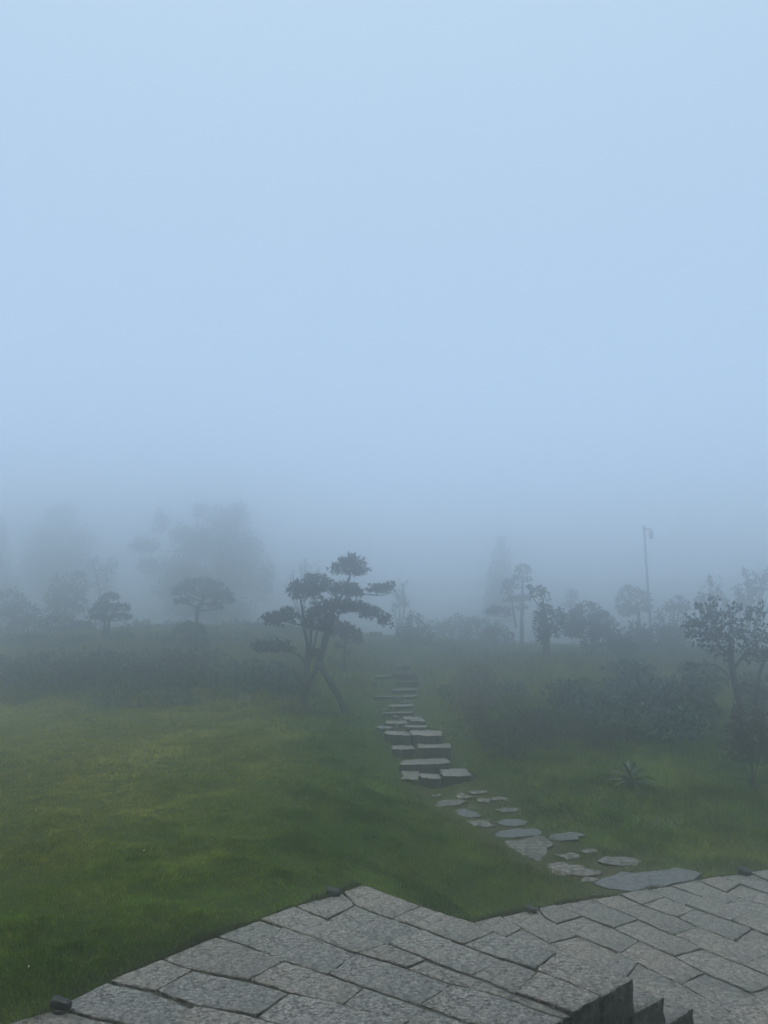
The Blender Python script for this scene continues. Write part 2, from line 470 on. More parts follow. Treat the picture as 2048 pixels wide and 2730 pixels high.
# ------------------------------------------------------------------ stone terrace
L_px = [
    [(150, 2685), (211, 2700), (262, 2715), (307, 2721), (345, 2730), (420, 2752)],
    [(290, 2612), (310, 2620), (413, 2641), (520, 2683), (656, 2707), (720, 2726), (820, 2752)],
    [(434, 2553), (490, 2577), (517, 2583), (569, 2595), (665, 2615), (725, 2631), (774, 2648), (905, 2674), (942, 2687), (1107, 2720), (1240, 2752)],
    [(578, 2496), (659, 2523), (716, 2545), (765, 2564), (872, 2595), (945, 2619), (1047, 2652), (1119, 2675), (1270, 2728), (1330, 2748)],
    [(692, 2452), (753, 2472), (860, 2508), (951, 2541), (1041, 2564), (1204, 2619), (1249, 2628), (1357, 2658), (1429, 2687), (1506, 2712)],
    [(787, 2417), (848, 2443), (920, 2469), (987, 2497), (1032, 2515), (1101, 2541), (1135, 2555), (1237, 2592), (1305, 2613), (1366, 2642), (1441, 2666), (1522, 2699)],
    [(915, 2378), (945, 2411), (1026, 2441), (1101, 2464), (1138, 2481), (1219, 2511), (1345, 2556), (1396, 2574), (1429, 2586), (1492, 2609), (1580, 2665)],
    [(966, 2360), (993, 2366), (1056, 2390), (1162, 2426), (1264, 2458), (1321, 2482), (1393, 2514), (1456, 2529), (1532, 2553), (1694, 2610)]]
# the last points of the upper lines are the flank; keep line 7's end on the flank edge
L_px[6][-1] = (1600, 2655)
terrace = link('stone_terrace', None, None); tag(terrace, 'granite slab terrace in the foreground beside the lawn', kind='structure')
steps_root = link('terrace_steps', None, None); tag(steps_root, 'granite steps leading down from terrace to the lower landing', kind='structure')
landing = link('stone_landing', None, None); tag(landing, 'lower granite slab landing at the foot of the garden path', kind='structure')

class Line:
    def __init__(s, pts):
        s.p = np.asarray(pts, float)
        s.s = np.concatenate([[0], np.cumsum(np.linalg.norm(np.diff(s.p, axis=0), axis=1))])
    def at(s, t):
        t = np.clip(t, 0, s.s[-1])
        return np.array([np.interp(t, s.s, s.p[:, 0]), np.interp(t, s.s, s.p[:, 1])])
    def near(s, q):
        tt = np.linspace(0, s.s[-1], 600); P = np.array([s.at(t) for t in tt])
        return tt[np.argmin(((P - q) ** 2).sum(1))]
    def seg(s, a, b):
        mid = [t for t in s.s if a + .02 < t < b - .02]
        return [s.at(a)] + [s.at(t) for t in mid] + [s.at(b)]
def courses(lines, joints, z, parent, name, mat, seed, starts=None, auto=0.75, thick=0.16):
    k = 0
    for ci in range(len(lines) - 1):
        A, B = lines[ci], lines[ci + 1]
        ja = [(A.near(PZ(*a, z)[:2]), B.near(PZ(*b, z)[:2])) for a, b in joints.get(ci, [])]
        cuts = [(0.0, 0.0)] + ja
        rng = np.random.default_rng(seed + ci)
        while cuts[-1][0] < A.s[-1] - 0.3 and cuts[-1][1] < B.s[-1] - 0.3:
            st = auto * rng.uniform(.75, 1.3)
            na, nb = cuts[-1][0] + st, cuts[-1][1] + st
            if A.s[-1] - na < .35 or B.s[-1] - nb < .35: na, nb = A.s[-1], B.s[-1]
            cuts.append((na, nb))
        if cuts[-1][0] < A.s[-1] - .05 or cuts[-1][1] < B.s[-1] - .05: cuts[-1] = (A.s[-1], B.s[-1])
        for (a0, b0), (a1, b1) in zip(cuts[:-1], cuts[1:]):
            if a1 - a0 < .06 and b1 - b0 < .06: continue
            sa = np.array(A.seg(a0, a1)); sb = np.array(B.seg(b0, b1))
            ca, cb_ = sa.mean(0), sb.mean(0); dirv = cb_ - ca; dirv /= np.linalg.norm(dirv) + 1e-9
            ta = sa[-1] - sa[0]; ta /= np.linalg.norm(ta) + 1e-9
            nrm_ = np.array([-ta[1], ta[0]]); nrm_ *= np.sign(np.dot(nrm_, dirv))
            sa = sa + nrm_ * rng.uniform(.0035, .0065); sb = sb - nrm_ * rng.uniform(.0035, .0065)
            poly = list(sa) + list(sb[::-1])
            k += 1
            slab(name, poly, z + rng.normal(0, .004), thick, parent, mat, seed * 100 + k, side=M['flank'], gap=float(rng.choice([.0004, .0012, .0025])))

L_plan = []
for ci, px in enumerate(L_px):
    P = [PZ(u, v, 0)[:2] for u, v in px]
    if ci <= 3:                                     # carry the courses on under the viewpoint
        d = P[-1] - P[-3]; d /= np.linalg.norm(d)
        P.append(P[-1] + d * (2.6 - 0.25 * ci))
    L_plan.append(Line(P))
flank_dir = PZ(1694, 2610, 0)[:2] - PZ(1506, 2712, 0)[:2]; flank_dir /= np.linalg.norm(flank_dir)
corner = PZ(1694, 2610, 0)[:2]
def on_flank(p):                                    # trim a line end onto the flank edge
    t = np.dot(p - corner, flank_dir); return corner + flank_dir * t
for ci in range(4, 8):
    L_plan[ci].p[-1] = on_flank(L_plan[ci].p[-1]); L_plan[ci] = Line(L_plan[ci].p)
for ci in range(0, 4):
    P = L_plan[ci].p; a = P[-2]; d = P[-1] - P[-2]
    nrm = np.array([-flank_dir[1], flank_dir[0]])
    t = np.dot(corner - a, nrm) / np.dot(d, nrm)
    P[-1] = a + d * t; L_plan[ci] = Line(P)
# two further courses under the viewpoint
d01 = (L_plan[0].p[-1] - L_plan[1].p[-1])
for e in range(2):
    base = L_plan[0]
    shift = -flank_dir * 0.62
    P = base.p + shift; P[-1] = on_flank(P[-1])
    L_plan.insert(0, Line(P))
off = 2
T_joints = {
    off + 0: [((454, 2735), (520, 2683))],
    off + 1: [((413, 2641), (517, 2583)), ((683, 2714), (771, 2649)), ((1010, 2760), (1095, 2718))],
    off + 2: [((662, 2613), (760, 2563)), ((912, 2676), (968, 2628))],
    off + 3: [((659, 2523), (753, 2474)), ((873, 2595), (951, 2541)), ((1119, 2673), (1206, 2620))],
    off + 4: [((951, 2541), (1032, 2515)), ((1089, 2575), (1132, 2556)), ((1354, 2658), (1378, 2645))],
    off + 5: [((872, 2451), (945, 2412)), ((1032, 2515), (1122, 2478)), ((1254, 2595), (1345, 2557)), ((1372, 2643), (1432, 2590))],
    off + 6: [((1047, 2446), (1116, 2415)), ((1238, 2515), (1319, 2482)), ((1425, 2584), (1485, 2540))]}
courses(L_plan, T_joints, 0.0, terrace, 'slab', M['granite'], 5)
# bed and dark base wall of the terrace
bedpoly = np.array([[-4.3, -3.2]] + [[-3.0, .5]] + (LE + np.array([.03, -.02])).tolist() + [(corner - flank_dir * .06).tolist()] + [(corner - flank_dir * 8).tolist()])
slab('joint_bed', bedpoly, -0.014, 0.1, terrace, M['joint'], 3, gap=0.03, step=.3, tilt=0)
fl_n = np.array([flank_dir[1], -flank_dir[0]])      # towards the viewer's right
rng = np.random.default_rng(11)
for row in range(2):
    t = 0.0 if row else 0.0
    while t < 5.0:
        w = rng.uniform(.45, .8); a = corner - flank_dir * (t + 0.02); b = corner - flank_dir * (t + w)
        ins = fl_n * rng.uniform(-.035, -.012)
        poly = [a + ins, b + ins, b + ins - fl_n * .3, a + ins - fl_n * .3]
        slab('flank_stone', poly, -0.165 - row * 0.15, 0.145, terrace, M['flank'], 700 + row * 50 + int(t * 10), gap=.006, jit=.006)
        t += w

# ------------------------------------------------------------------ unseen building added behind the viewpoint to shade the near paving and grass
def box(g, x0, x1, y0, y1, z0, z1):
    V = [(x, y, z) for z in (z0, z1) for y in (y0, y1) for x in (x0, x1)]
    F = [(0, 2, 3), (0, 3, 1), (4, 5, 7), (4, 7, 6), (0, 1, 5), (0, 5, 4), (2, 6, 7), (2, 7, 3), (0, 4, 6), (0, 6, 2), (1, 3, 7), (1, 7, 5)]
    g.add(V, F)
HX0, HX1, HY = -9.0, 9.4, -1.7
unseen_house = empty('unseen_house', (0, HY, 0)); tag(unseen_house, 'unseen timber building with eaves, added behind the terrace to shade it', kind='structure')
g = Geo(); box(g, HX0, HX1, HY - 6, HY, -.6, 5.2); link('wall', g.mesh('wall', (0, HY, 0), False), M['stake'], unseen_house)
g = Geo()
for sy in (0, 1):
    y0_, y1_, z0_, z1_ = (HY + 2.6, HY - 3, 4.5, 7.6) if sy == 0 else (HY - 8.6, HY - 3, 4.5, 7.6)
    V = [(HX0 - .8, y0_, z0_), (HX1 + .8, y0_, z0_), (HX1 + .8, y1_, z1_), (HX0 - .8, y1_, z1_)]
    V += [(x, y, z + .18) for x, y, z in V]
    g.add(V, [(0, 1, 2), (0, 2, 3), (4, 6, 5), (4, 7, 6), (0, 4, 5), (0, 5, 1), (1, 5, 6), (1, 6, 2), (3, 2, 6), (3, 6, 7), (0, 3, 7), (0, 7, 4)])
link('roof', g.mesh('roof', (0, HY, 0), False), M['flank'], unseen_house)

# ------------------------------------------------------------------ steps down to the landing
nose = L_plan[-1]
for k, (zt, o0, o1) in enumerate([(-0.15, -0.05, 0.285), (-0.30, 0.23, 0.575)]):
    tot = nose.s[-1]
    cutss = [0.25, 0.95, 1.55, tot] if k == 0 else [0.25, 0.7, 1.3, tot]
    for a, b in zip(cutss[:-1], cutss[1:]):
        A = np.array(nose.seg(a, b)) + flank_dir * (o0 + .012); B = np.array(nose.seg(a, b)) + flank_dir * o1
        if b == tot: pass
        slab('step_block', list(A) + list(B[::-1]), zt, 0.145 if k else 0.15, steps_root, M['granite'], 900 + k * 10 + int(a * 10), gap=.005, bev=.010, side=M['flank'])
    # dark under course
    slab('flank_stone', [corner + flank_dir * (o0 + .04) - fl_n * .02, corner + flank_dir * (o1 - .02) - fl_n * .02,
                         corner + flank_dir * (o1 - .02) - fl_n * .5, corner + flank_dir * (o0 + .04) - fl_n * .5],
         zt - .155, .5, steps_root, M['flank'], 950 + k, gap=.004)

# ------------------------------------------------------------------ lower landing
M_px = [
    [(1264, 2458), (1330, 2492), (1400, 2535), (1470, 2590), (1560, 2650)],
    [(1336, 2443), (1354, 2455), (1393, 2475), (1465, 2514), (1535, 2552), (1600, 2590), (1690, 2640), (1790, 2700)],
    [(1435, 2421), (1453, 2446), (1480, 2460), (1544, 2494), (1631, 2530), (1686, 2558), (1757, 2596), (1830, 2632), (1930, 2690)],
    [(1480, 2412), (1556, 2442), (1634, 2473), (1692, 2501), (1751, 2528), (1800, 2549), (1870, 2588), (1948, 2620), (2048, 2665)],
    [(1577, 2395), (1620, 2415), (1667, 2434), (1708, 2453), (1789, 2491), (1835, 2505), (1870, 2527), (1978, 2570), (2048, 2600)],
    [(1654, 2385), (1684, 2400), (1708, 2410), (1762, 2431), (1802, 2442), (1856, 2469), (1892, 2482), (1954, 2507), (2048, 2545)],
    [(1727, 2372), (1778, 2393), (1824, 2412), (1894, 2437), (1948, 2455), (2000, 2474), (2048, 2492)],
    [(1790, 2363), (1878, 2393), (1935, 2410), (2048, 2448)],
    [(1862, 2346), (1930, 2377), (2032, 2408), (2060, 2417)],
    [(1920, 2337), (1965, 2353), (2060, 2384)],
    [(2000, 2327), (2060, 2353)]]
ML = []
for px in M_px:
    P = [PZ(u, v, LAND)[:2] for u, v in px]
    d = P[-1] - P[-2]; d /= np.linalg.norm(d)
    P.append(P[-1] + d * 3.0)
    ML.append(Line(P))
d = DE[-1] - DE[-6]; d /= np.linalg.norm(d)
for e in range(4): ML.append(Line(ML[-1].p + d * 0.55))
M_j = {
    0: [((1348, 2500), (1393, 2475))],
    1: [((1466, 2514), (1544, 2494)), ((1610, 2592), (1646, 2540)), ((1660, 2620), (1703, 2567))],
    2: [((1483, 2461), (1555, 2441)), ((1650, 2540), (1705, 2508)), ((1815, 2622), (1880, 2592))],
    3: [((1634, 2473), (1702, 2451)), ((1797, 2548), (1873, 2528))],
    4: [((1640, 2424), (1708, 2410)), ((1795, 2493), (1859, 2470)), ((1983, 2572), (2046, 2545))],
    5: [((1715, 2412), (1770, 2392)), ((1806, 2444), (1853, 2424)), ((1956, 2508), (2005, 2477))],
    6: [((1824, 2412), (1878, 2393)), ((1948, 2455), (2002, 2434))],
    7: [((1935, 2410), (1975, 2391))],
    8: [((1935, 2378), (1972, 2356))]}
courses(ML, M_j, LAND, landing, 'slab', M['granite'], 8)
bed2 = np.vstack([DE + np.array([.04, -.03]), [tail + np.array([0.5, -.4])], [[9.3, 3.0]], [[9.3, -3.2]], [[1.0, -3.2]], [corner - flank_dir * .4], [[.1, 5.5]]])
slab('joint_bed', bed2, LAND - 0.014, 0.1, landing, M['joint'], 4, gap=.03, step=.4, tilt=0)
# raised pale block at the right foot of the landing
bp = [PZ(u, v, -0.20)[:2] for u, v in [(2090, 2610), (2048, 2631), (1990, 2660), (1945, 2690), (1905, 2728), (1880, 2760)]]
bp += [bp[-1] + np.array([.5, -.35]), bp[0] + np.array([.6, -.35])]
slab('kerb_block', bp, -0.20, .26, landing, M['granite'], 77, gap=.004, bev=.018)

# ------------------------------------------------------------------ garden path stones
ZP, kp = zone(1150, 2050, 0.4521)
path_px = {
 'b1': [(960, 665), (1050, 635), (1130, 622), (1200, 628), (1260, 618), (1350, 610), (1440, 605), (1530, 615), (1590, 635), (1570, 655), (1490, 675), (1380, 690), (1290, 706), (1190, 720), (1110, 705), (1020, 690)],
 's2': [(690, 560), (720, 545), (790, 550), (860, 570), (900, 590), (970, 600), (985, 615), (940, 625), (850, 620), (770, 610), (720, 585)],
 's3': [(870, 640), (930, 632), (955, 645), (950, 662), (890, 658)],
 's4': [(985, 540), (1040, 525), (1110, 510), (1200, 515), (1240, 540), (1200, 555), (1120, 560), (1030, 557)],
 's5': [(400, 430), (480, 428), (560, 420), (660, 418), (685, 435), (690, 460), (670, 485), (640, 525), (610, 525), (540, 515), (490, 500), (450, 465)],
 'b6': [(370, 380), (420, 358), (500, 350), (600, 352), (640, 365), (620, 385), (540, 397), (440, 397)],
 'b7': [(705, 385), (760, 375), (830, 372), (880, 380), (890, 395), (850, 409), (770, 412), (720, 402)],
 's8': [(760, 505), (800, 488), (860, 498), (870, 520), (800, 532)],
 'b9': [(395, 312), (430, 295), (500, 291), (560, 305), (540, 324), (450, 330), (410, 324)],
 's10': [(225, 300), (280, 299), (330, 310), (345, 330), (310, 334), (250, 324)],
 'b11': [(150, 240), (200, 233), (260, 253), (290, 272), (230, 280), (180, 267)],
 's12': [(380, 240), (420, 225), (480, 219), (525, 232), (490, 247), (420, 254)],
 's13': [(35, 185), (90, 174), (160, 177), (190, 195), (180, 210), (110, 211), (40, 212)],
 's14': [(135, 155), (180, 144), (220, 157), (260, 165), (200, 174)],
 's15': [(215, 130), (280, 121), (340, 124), (320, 141), (250, 152)],
 's16': [(270, 180), (320, 167), (365, 179), (330, 194), (280, 194)],
 's17': [(355, 166), (400, 157), (460, 169), (440, 184), (380, 182)],
 's18': [(0, 146), (40, 139), (70, 154), (20, 162)],
 's19': [(900, 470), (950, 462), (985, 475), (960, 490), (910, 488)]}
path = link('garden_path', None, None); tag(path, 'stepping stone path winding from the landing to the hillside steps', kind='structure')
STONES = []
for k, (key, px) in enumerate(path_px.items()):
    P = np.array([ground_hit(*ZP(x, y), lift=0.02)[:2] for x, y in px])
    lift = .03 if key == 'b1' else .012
    zc = float(base_h(P[:, 0], P[:, 1]).mean()) + lift
    def zf(q, P=P, zc=zc, lift=lift): return zc * .5 + .5 * (base_h(q[:, 0], q[:, 1]) + lift)
    P = P.mean(0) + (P - P.mean(0)) * (1.18 if key != 'b1' else 1.04)
    STONES.append(P)
    slab('stepping_stone', P, zc, 0.12, path, M['bluestone' if key[0] == 'b' else 'fieldstone'], 300 + k, gap=0.0, step=.08, jit=.019, bev=.008, tilt=.008, zfun=zf, side=M['dark_side'])

# ------------------------------------------------------------------ hillside steps
ZS, ks = zone(950, 1720, 0.2411)
hs = link('hillside_steps', None, None); tag(hs, 'rough stone steps climbing the grassy slope into the fog', kind='structure')
rows = [(10.8, [(490, 705, 1480), (725, 945, 1490), (950, 1270, 1452)], .13), (11.3, [(488, 1048, 1322)], .14), (11.75, [(405, 638, 1162), (690, 1058, 1147)], .14),
        (12.2, [(335, 592, 1003), (625, 957, 1003)], .14), (12.9, [(235, 378, 928), (540, 792, 917)], .1), (13.4, [(340, 552, 867), (615, 772, 847)], .09),
        (13.75, [(410, 472, 802), (520, 722, 820)], .08), (14.1, [(280, 642, 763)], .09), (14.7, [(388, 627, 682)], .09), (15.1, [(488, 632, 640)], .08),
        (15.5, [(205, 482, 578), (515, 682, 572)], .1), (16.0, [(410, 662, 502)], .11), (16.5, [(440, 702, 417), (188, 242, 424)], .11),
        (17.1, [(205, 397, 347), (400, 682, 337)], .12), (18.1, [(440, 582, 243)], .08), (19.2, [(488, 577, 200)], .07)]
sk = 0
for y, sts, rh in rows:
    for x0, x1, yy in sts:
        rng = np.random.default_rng(4000 + sk)
        u0, v0 = ZS(x0, yy); u1, _ = ZS(x1, yy)
        a = PY(u0, v0, y); b = PY(u1, v0, y + rng.uniform(-.05, .05))
        zt = a[2] + .015; dep = rng.uniform(.30, .42) if y > 12.5 else rng.uniform(.52, .58)
        n = 6
        F_ = [a[:2] + (b[:2] - a[:2]) * t + np.array([0, rng.normal(0, .02)]) for t in np.linspace(0, 1, n)]
        B_ = [f + np.array([rng.normal(0, .03), dep + rng.normal(0, .03)]) for f in F_[::-1]]
        P = np.array(F_ + B_)
        STONES.append(P)
        slab('step_stone', P, zt, rh + .14, hs, M['stepstone'], 4100 + sk, gap=0, step=.09, jit=.018, bev=.010, tilt=.01, side=M['dark_side'])
        sk += 1
for u0, u1, v, y in [(985, 1019, 1684, 23), (936, 952, 1731, 20.5), (1058, 1090, 1781, 18.6)]:
    a = PY(u0, v, y); b = PY(u1, v, y); P = np.array([a[:2], b[:2], b[:2] + [0, .35], a[:2] + [0, .35]])
    slab('step_stone', P, max(a[2], H(*a[:2]) + .03), .16, hs, M['fieldstone'], 4300 + int(u0), gap=0, step=.12, jit=.01, bev=.02)

# ------------------------------------------------------------------ foliage
def leaf_mesh(rng, C, N, length, width, base, off, colors, colvar, fold=0.25):
    """C leaf roots, N leaf directions"""
    n = len(C)
    N = N / (np.linalg.norm(N, axis=1)[:, None] + 1e-9)
    r = rng.normal(size=(n, 3)); S = np.cross(N, r); S /= np.linalg.norm(S, axis=1)[:, None] + 1e-9
    U = np.cross(S, N)
    L = length * rng.uniform(.65, 1.25, n)[:, None]; W = width * rng.uniform(.7, 1.2, n)[:, None]
    droop = U * L * rng.uniform(-.25, .25, (n, 1))
    v0 = C; v1 = C + N * L * .5 + S * W * .5 + U * W * fold; v2 = C + N * L + droop; v3 = C + N * L * .5 - S * W * .5 + U * W * fold
    V = np.stack([v0, v1, v2, v3], 1).reshape(-1, 3) - off
    b = np.arange(n)[:, None] * 4
    T = np.concatenate([b + [0, 1, 2], b + [0, 2, 3]])
    cc = np.asarray(colors)[rng.integers(0, len(colors), n)] * (1 + rng.normal(0, colvar, (n, 1)))
    return V, T, np.repeat(np.clip(cc, .003, 1), 4, axis=0)

def pad_leaves(rng, c, r, lai, length, width, off, colors, flat=-1.0, whorl=5, shell=.45, up=.35, lump=.3, colvar=.22, proj=None):
    ar = math.pi * (proj if proj else max(r[0] * r[2], r[0] * r[1] * .7))
    n = int(max(30, lai * ar / (0.5 * length * width)))
    nc = max(8, n // whorl)
    dirs = rng.normal(size=(nc * 2, 3)); dirs /= np.linalg.norm(dirs, axis=1)[:, None]
    dirs = dirs[dirs[:, 2] > flat][:nc]
    nc = len(dirs)
    th = np.arctan2(dirs[:, 1], dirs[:, 0]); sd = int(rng.integers(0, 9999))
    lm = 1 - lump * .55 + lump * 1.3 * fbm(th * 1.7 + 9, dirs[:, 2] * 2.6 + 5, sd, 3)
    rr = (shell + (1 - shell) * rng.random(nc) ** .6) * lm
    P = c + dirs * rr[:, None] * np.asarray(r)
    if whorl > 1:
        nrm = dirs / np.asarray(r); nrm /= np.linalg.norm(nrm, axis=1)[:, None]
        ax = nrm + np.array([0, 0, up]) + rng.normal(0, .35, (nc, 3))
        C = np.repeat(P, whorl, 0) + rng.normal(0, length * .12, (nc * whorl, 3))
        Nn = np.repeat(ax, whorl, 0) * .55 + rng.normal(0, .62, (nc * whorl, 3))
    else:
        C = P; Nn = dirs * .5 + rng.normal(0, .7, (nc, 3)) + np.array([0, 0, up])
    return leaf_mesh(rng, C, Nn, length, width, None, off, colors, colvar)

GREEN_D = [(.009, .017, .007), (.012, .021, .009), (.016, .023, .010), (.019, .022, .011)]
GREEN_M = [(.038, .074, .026), (.052, .092, .034), (.066, .102, .038), (.046, .084, .040)]
GREEN_B = [(.052, .096, .064), (.076, .128, .084), (.104, .160, .106), (.058, .108, .074)]
GREEN_S = [(.048, .086, .034), (.064, .104, .044), (.084, .120, .052), (.100, .118, .058)]
GREEN_Y = [(.075, .115, .030), (.098, .130, .038), (.082, .105, .034)]
RUSSET = [(.085, .056, .038), (.105, .060, .042), (.070, .062, .036), (.060, .070, .034)]
DRY = [(.25, .24, .14), (.20, .21, .11), (.34, .31, .20), (.14, .17, .085)]
PALE = [(.075, .070, .060), (.085, .072, .062), (.070, .074, .052)]
seedc = [100]
def plant(name, label, cat, Z, k, y0, pads, trunks=(), group=None, colors=GREEN_D, leaf=(.07, .026), lai=4.0, flat=-1.0, whorl=5, depth=.9,
          lump=.3, shell=.45, stems=0, up=.35, padname='foliage', base_uv=None, autobranch=True, colvar=.22, split=False, twig_r=.008, bark='bark', bury=.08, grow=1.0, thin=1.0):
    seedc[0] += 1
    rng = np.random.default_rng(seedc[0])
    tr = []
    for t in trunks:
        pts = []; rad = []
        for q in t:
            u, v = Z(q[0], q[1]); y = y0 + (q[3] if len(q) > 3 else 0)
            pts.append(PY(u, v, y)); rad.append(q[2] * k * mpp(v, y) * thin)
        tr.append([np.array(pts), np.array(rad)])
    pd = []
    for q in pads:
        u, v = Z(q[0], q[1]); y = y0 + (q[4] if len(q) > 4 else rng.normal(0, .08))
        s = k * mpp(v, y) * grow
        pd.append((PY(u, v, y), np.array([q[2] * s, q[2] * s * depth, q[3] * s])))
    if tr: bx, by = tr[0][0][0][:2]
    elif base_uv is not None:
        u, v = Z(*base_uv); bx, by = PY(u, v, y0)[:2]
    else:
        bx = float(np.mean([c[0] for c, r in pd])); by = y0
    bz = H(bx, by)
    for pts, rad in tr[:1] if tr else []:
        if pts[0][2] > bz - bury:
            if pts[0][2] - bz < .35: pts[0][2] = bz - bury
            else:
                tr[0][0] = np.vstack([[pts[0][0], pts[0][1], bz - bury], pts]); tr[0][1] = np.concatenate([[rad[0] * 1.15], rad])
    for q in tr[1:]:
        if abs(q[0][0][2] - bz) < .3: q[0][0][2] = H(*q[0][0][:2]) - bury
    base = np.array([bx, by, bz])
    root = empty(name, base); tag(root, label, cat, group)
    g = Geo()
    for pts, rad in tr: tube(g, pts, rad, 8, rng)
    if tr: link('trunk', g.mesh('trunk', base), M[bark], root)
    b = Geo()
    if tr and autobranch:
        b0 = b
        allp = np.vstack([catmull(np.column_stack([p, r_]), 6)[1:] for p, r_ in tr])
        for c, r in pd:
            tgt = c - np.array([0, 0, r[2] * .35])
            dd = np.linalg.norm((allp[:, :3] - tgt) * [1, 1, 1.2], axis=1) + np.maximum(0, allp[:, 2] - tgt[2]) * 1.5
            i = int(np.argmin(dd)); a = allp[i, :3]; r0 = min(allp[i, 3] * .6, .03 + .02 * r[0])
            mid = (a + tgt) / 2 + np.array([0, 0, -.06 * np.linalg.norm(a - tgt)]) + rng.normal(0, .02, 3)
            b = Geo()
            tube(b, [a, mid, tgt], [r0, r0 * .75, r0 * .4], 6)
            for j in range(4):
                e = c + rng.normal(0, .45, 3) * r; tube(b, [tgt, (tgt + e) / 2 + rng.normal(0, .03, 3) * r, e], [r0 * .45, r0 * .3, twig_r * .5], 5, k=3)
            link('branch', b.mesh('branch', base), M[bark], root)
        b = b0
    if stems:
        for j in range(stems):
            c, r = pd[j % len(pd)]
            e = c + rng.normal(0, .35, 3) * r
            s0 = np.array([bx * .5 + c[0] * .5 + rng.normal(0, .05), by * .5 + c[1] * .5 + rng.normal(0, .05), 0]); s0[2] = H(s0[0], s0[1]) - .05
            tube(b, [s0, s0 * .5 + e * .5 + rng.normal(0, .04, 3), e], [twig_r * 1.6, twig_r, twig_r * .5], 5, k=3)
    if b.n: link('stems', b.mesh('stems', base), M[bark], root)['kind'] = 'stuff'
    acc = []
    for c, r in pd:
        fl = flat if flat > -1 else -1.0
        res = pad_leaves(rng, c, r, lai, leaf[0], leaf[1], base, colors, fl, whorl, shell, up, lump, colvar)
        if split: link(padname, mesh_np(padname, *res), M['leaf'], root)
        else: acc.append(res)
    if acc:
        n = 0; Vs, Ts, Cs = [], [], []
        for V, T, C_ in acc: Vs.append(V); Ts.append(T + n); Cs.append(C_); n += len(V)
        link('crown' if tr else 'foliage', mesh_np('crown', np.vstack(Vs), np.vstack(Ts), np.vstack(Cs)), M['leaf'], root)
    return root

Z4, k4 = zone(600, 1420, 0.3315)
Z5, k5 = zone(0, 1300, 0.4822)
Z6, k6 = zone(1150, 1350, 0.5413)
Z7, k7 = zone(1700, 1500, 0.3617)
Z3, k3 = zone(950, 1720, 0.4822)

# --- the cloud-pruned tree by the steps
plant('cloud_pruned_tree', 'large dark cloud-pruned tree with two leaning trunks beside the steps', 'tree', Z4, k4, 15.0,
      [(1000, 300, 140, 68), (1010, 230, 85, 50), (960, 465, 110, 58), (1050, 490, 62, 62), (640, 490, 125, 80), (575, 450, 70, 55), (720, 400, 95, 70), (810, 450, 85, 62),
       (1230, 462, 92, 34), (1325, 440, 40, 42), (770, 640, 120, 78), (900, 600, 110, 62), (1045, 610, 110, 52), (1180, 650, 95, 58), (1280, 715, 62, 48),
       (735, 745, 105, 85), (850, 720, 60, 60), (480, 680, 120, 62), (370, 715, 80, 52), (400, 925, 120, 48), (290, 932, 78, 46), (490, 938, 62, 38), (725, 985, 50, 38)],
      [[(612, 1395, 34), (634, 1230, 30), (655, 1100, 27), (668, 1000, 26), (666, 920, 22), (650, 830, 18), (635, 740, 15), (622, 620, 13), (605, 520, 9)],
       [(622, 1395, 34), (680, 1215, 30), (742, 1075, 28), (795, 945, 24), (822, 840, 22), (855, 700, 18), (908, 560, 14), (962, 470, 13), (1000, 370, 11), (1000, 310, 7)],
       [(700, 1010, 16), (690, 900, 15), (692, 800, 13), (715, 700, 9)],
       [(705, 960, 11), (733, 840, 10), (745, 760, 7)],
       [(780, 930, 14), (800, 820, 13), (830, 740, 10), (880, 640, 7)],
       [(648, 1055, 13), (612, 1000, 10), (562, 968, 9), (470, 952, 6), (330, 945, 3)],
       [(640, 748, 9), (585, 740, 8), (490, 718, 6), (380, 725, 4)],
       [(985, 545, 9), (1020, 505, 8), (1110, 495, 7), (1260, 505, 5), (1320, 480, 3)],
       [(905, 640, 12), (1010, 625, 9), (1130, 640, 7), (1270, 705, 4)]],
      colors=GREEN_D, leaf=(.085, .028), lai=5.5, flat=-.5, whorl=7, depth=.85, lump=.75, shell=.2, split=True, padname='foliage_pad', colvar=.2, grow=.98, thin=.82)
# wooden prop leaning against it
g = Geo(); pr = [PY(*Z4(752, 1050), 14.93), PY(*Z4(870, 1245), 14.6), PY(*Z4(992, 1450), 14.3)]
pr[2][2] = min(pr[2][2], H(*pr[2][:2]) - .05) ; tube(g, pr, [.056, .064, .066], 8, np.random.default_rng(2))
tag(link('support_pole', g.mesh('support_pole'), M['dark_wood']), 'slanting wooden prop leaning on the trunks of the cloud-pruned tree', 'support pole')

# --- small umbrella tree right behind it
plant('cloud_pruned_tree', 'small umbrella-shaped tree behind the large cloud-pruned tree', 'tree', Z4, k4, 17.4,
      [(960, 780, 90, 55), (1020, 830, 80, 60), (1070, 870, 38, 38), (910, 800, 60, 50), (905, 915, 35, 22), (985, 965, 22, 14)],
      [[(962, 1060, 13), (964, 960, 12), (968, 880, 10), (970, 800, 7)]], colors=GREEN_D, leaf=(.08, .03), lai=4, flat=-.5, lump=.4)

